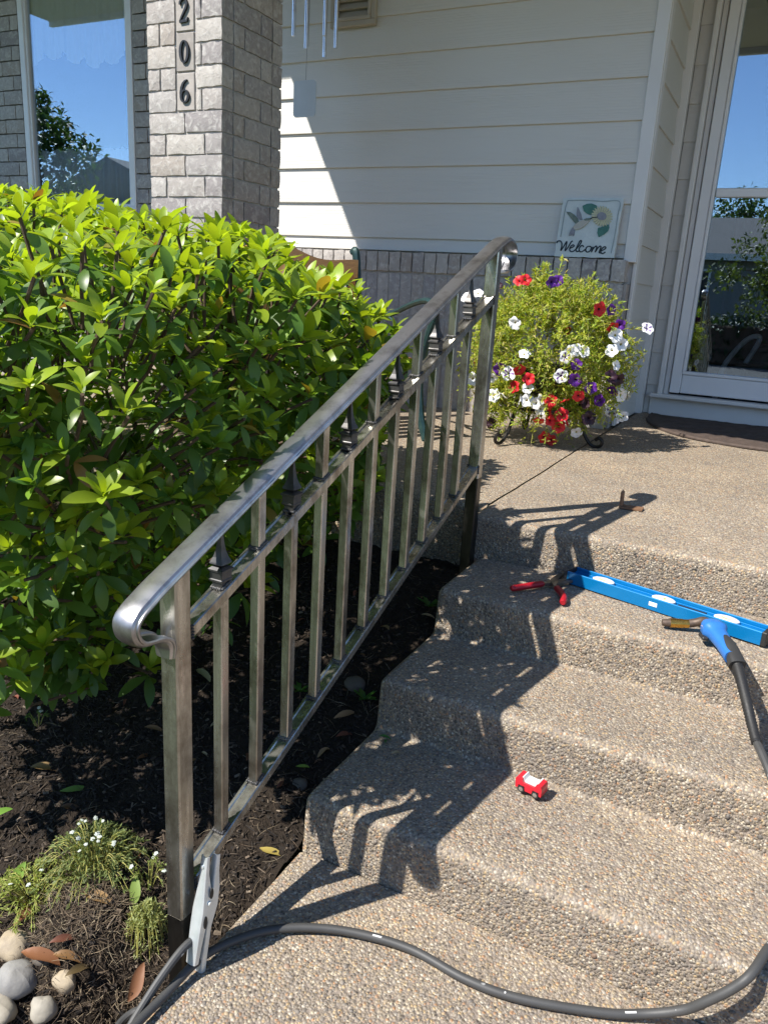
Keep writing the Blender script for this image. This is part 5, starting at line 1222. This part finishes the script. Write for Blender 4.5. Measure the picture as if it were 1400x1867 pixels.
# ---- seedlings
def seedling(c, lab, s=.05):
    e = empty('seedling', c, lab, 'plant', 'low plants in the bed')
    for k in range(6):
        a = k*2.4; d = Vector((math.cos(a), math.sin(a), .5+.1*k)); a_, b_ = leaf_mb(); mb = MB(); R = frame(d, (0, 0, 1)); mb.add([Vector(c)+Vector((0, 0, .015))+R @ (Vector(q)*s*random.uniform(.7, 1.1)) for q in a_], b_); o = ob('leaf', mb, 'leaf', e, True, None); setcol(o.data, (.06, .17, .03))
    mb = MB(); mb.tube([c, (c[0], c[1], c[2]+.02)], .0015, 5); ob('stem', mb, 'bark', e)
seedling((-.845, 1.645, .125), 'small green seedling beside the middle step', .042); seedling((-.85, 2.06, .245), 'green seedling in shade by the third step corner', .05); seedling((-1.02, 1.60, .115), 'small pale seedling behind the middle pickets', .04)

# ================================================================== ROOM AND STREET (seen in and through the glass)
chair = empty('dining_chair', (-.25, 6.2, .56), 'pale curved chair back inside behind the storm door glass', 'chair')
mb = MB(); mb.tube(spline([(-.42, 6.1, .56), (-.40, 6.12, .80), (-.30, 6.15, .98), (-.23, 6.16, 1.03), (-.20, 6.17, 1.0), (-.27, 6.16, .82)], 6), .018, 8); ob('back', mb, 'trim', chair, True)
mb = MB(); mb.box((-.15, 6.3, .82), (.36, .36, .04), .01); ob('seat', mb, 'dark_wood', chair)
for x in (-.30, .0):
    for y in (6.15, 6.45): mb = MB(); mb.box((x, y, .68), (.035, .035, .24)); ob('leg', mb, 'dark_wood', chair)
tb = empty('side_table', (.1, 6.6, .56), 'dark low table inside the hall beyond the door glass', 'table')
mb = MB(); mb.box((.15, 6.7, .93), (.7, .5, .04), .006); ob('top', mb, 'dark_wood', tb)
for x in (-.15, .45):
    for y in (6.5, 6.9): mb = MB(); mb.box((x, y, .735), (.04, .04, .35)); ob('leg', mb, 'dark_wood', tb)
mb = MB(); vs = []
for i in range(61):
    x = -.6+i*.03; y = 7.6+.03*math.sin(i*1.1); vs += [(x, y, .6), (x, y, 2.0), (x, y+.01, 2.0), (x, y+.01, .6)]
mb.add(vs, [(i*4+j, (i+1)*4+j, (i+1)*4+(j+1) % 4, i*4+(j+1) % 4) for i in range(60) for j in range(4)]); o = ob('curtain', mb, 'red_cloth', None, True, None); tag(o, 'dark red curtain at the back of the hall behind the door', 'curtain')


def far_house(name, x0, x1, y0, y1, zb, ze, zr_, lab, gable=False):
    e = empty(name, ((x0+x1)/2, (y0+y1)/2, zb), lab, 'house'); mb = MB(); mb.box(((x0+x1)/2, (y0+y1)/2, (zb+ze)/2), (x1-x0, y1-y0, ze-zb)); w_ = ob('wall', mb, 'house_b', e)
    mb = MB(); o_ = .5
    if gable:
        xm = (x0+x1)/2; vs = [(x0-o_, y1+o_, ze-.1), (xm, y1+o_, zr_), (x1+o_, y1+o_, ze-.1), (x0-o_, y0, ze-.1), (xm, y0, zr_), (x1+o_, y0, ze-.1)]
        mb.add(vs, [(0, 1, 4, 3), (1, 2, 5, 4), (0, 2, 1), (3, 4, 5), (0, 3, 5, 2)])
    else:
        ym = (y0+y1)/2; vs = [(x0-o_, y1+o_, ze-.1), (x1+o_, y1+o_, ze-.1), (x0-o_, ym, zr_), (x1+o_, ym, zr_), (x0-o_, y0-o_, ze-.1), (x1+o_, y0-o_, ze-.1)]
        mb.add(vs, [(0, 1, 3, 2), (2, 3, 5, 4), (0, 2, 4), (1, 5, 3), (0, 4, 5, 1)])
    ob('roof', mb, 'shingle', e)
    mb = MB(); mb.box(((x0+x1)/2, y1+o_+.03, ze-.1), (x1-x0+2*o_+.1, .05, .22)); ob('fascia', mb, 'trim', e)
    for t in (.2, .45, .8):
        x = x0+(x1-x0)*t; mb = MB(); fr(mb, x-.7, x+.7, zb+.9, ze-.5, .08, y1+.02, .06); f_ = ob('window', mb, 'white_vinyl', e); mb = MB(); mb.box((x, y1+.01, (zb+ze+.4)/2), (1.25, .02, ze-zb-1.55)); ob('pane', mb, 'black_digit', f_)
    return e
far_house('neighbour_house', -14, 9, -30, -20.5, -.3, 3.05, 4.75, 'low grey house across the street mirrored in the storm door')
gh = far_house('neighbour_garage', -37.0, -26.4, -28, -20.5, -.3, 4.6, 6.75, 'gabled house across the street mirrored in the window', True)
def tree(c, r, zc, rz_, lab, n=2600, seed=0, lc=(.05, .10, .03)):
    rnd = random.Random(seed); e = empty('street_tree', c, lab, 'tree', 'trees across the street'); mb = MB(); b = Vector(c)
    mb.tube(spline([b, b+Vector((.1, .05, (zc-c[2])*.5)), b+Vector((0, 0, zc-c[2]))], 5), r*.09, 8, [1-.05*i for i in range(11)])
    for k in range(7):
        a = k*.9; d = Vector((math.cos(a)*r*.7, math.sin(a)*r*.7, rz_*rnd.uniform(.0, .6))); s = b+Vector((0, 0, (zc-c[2])*rnd.uniform(.6, .95))); mb.tube(spline([s, s+d*.5+Vector((0, 0, .2)), s+d], 4), r*.03, 6, [1-.08*i for i in range(9)])
    ob('trunk', mb, 'bark', e, True); T = []; Rs = []; Cc = []
    cl = [(Vector((rnd.gauss(0, .45)*r, rnd.gauss(0, .45)*r, rnd.gauss(0, .45)*rz_)), rnd.uniform(.22, .42)*r) for _ in range(26)]
    for k in range(n):
        q, cr = rnd.choice(cl); d = Vector((rnd.gauss(0, 1), rnd.gauss(0, 1), rnd.gauss(0, 1))).normalized()*cr*rnd.random()**.4; T.append((c[0]+q.x+d.x, c[1]+q.y+d.y, zc+q.z+d.z)); Rs.append(np.array(frame((rnd.gauss(0, 1), rnd.gauss(0, 1), rnd.gauss(0, 1)), (rnd.gauss(0, .4), rnd.gauss(0, .4), 1)))*r*.11*rnd.uniform(.7, 1.3)); m_ = rnd.uniform(.6, 1.4); Cc.append([x*m_ for x in lc])
    o = join_inst('crown', [(0, 0, 0), (-.3, .5, .08), (.3, .5, .08), (0, 1, 0)], [(0, 2, 3, 1)], np.array(Rs), np.array(T), 'treeleaf', e, np.array(Cc), False, tuple(c)); o['kind'] = 'stuff'
hd = empty('hedge', (-2, -13.4, -.3), 'clipped dark hedge added across the street to darken the door reflection', 'hedge')  # unseen hedge, added to darken the lower part of the door reflection
def hedge():
    rnd = random.Random(9); T = []; Rs = []; Cc = []
    for k in range(9000):
        T.append((rnd.uniform(-16, 10), -13.6+rnd.uniform(-.5, .5), -.3+1.35*rnd.random()**.6)); Rs.append(np.array(frame((rnd.gauss(0, 1), rnd.gauss(0, 1), rnd.gauss(0, 1)), (0, .3, 1)))*rnd.uniform(.12, .24)); m_ = rnd.uniform(.6, 1.3); Cc.append([.03*m_, .06*m_, .02*m_])
    o = join_inst('foliage', [(0, 0, 0), (-.3, .5, .08), (.3, .5, .08), (0, 1, 0)], [(0, 2, 3, 1)], np.array(Rs), np.array(T), 'treeleaf', hd, np.array(Cc), False, (-2, -13.4, -.3)); o['kind'] = 'stuff'
    mb = MB(); mb.box((-3, -13.6, .25), (25.6, .6, 1.05), .05); ob('branches', mb, 'bark', hd)
hedge()
tree((-30.6, -15, -.3), 2.7, 5.6, 2.9, 'dense dark tree mirrored in the lower left of the window', 3600, 1)
tree((-.75, -15.5, -.3), 1.35, 2.3, 1.5, 'small light green tree mirrored at the right of the storm door', 3000, 2, (.10, .14, .04))
tree((-3.2, -36, -.3), 2.3, 5.6, 1.3, 'tree behind the grey house ridge, farther left in the door mirror image', 2200, 3)
tree((1.2, -35, -.3), 2.6, 5.9, 1.6, 'tree behind the grey house ridge, farther right in the door mirror image', 2200, 4)
tree((8.5, -34, -.3), 3.6, 6.5, 3.2, 'broad tree behind the right end of the grey house', 2200, 5)
tree((-19.0, -17, -.3), 2.6, 4.4, 2.6, 'round tree between the two houses across the street', 2200, 6)
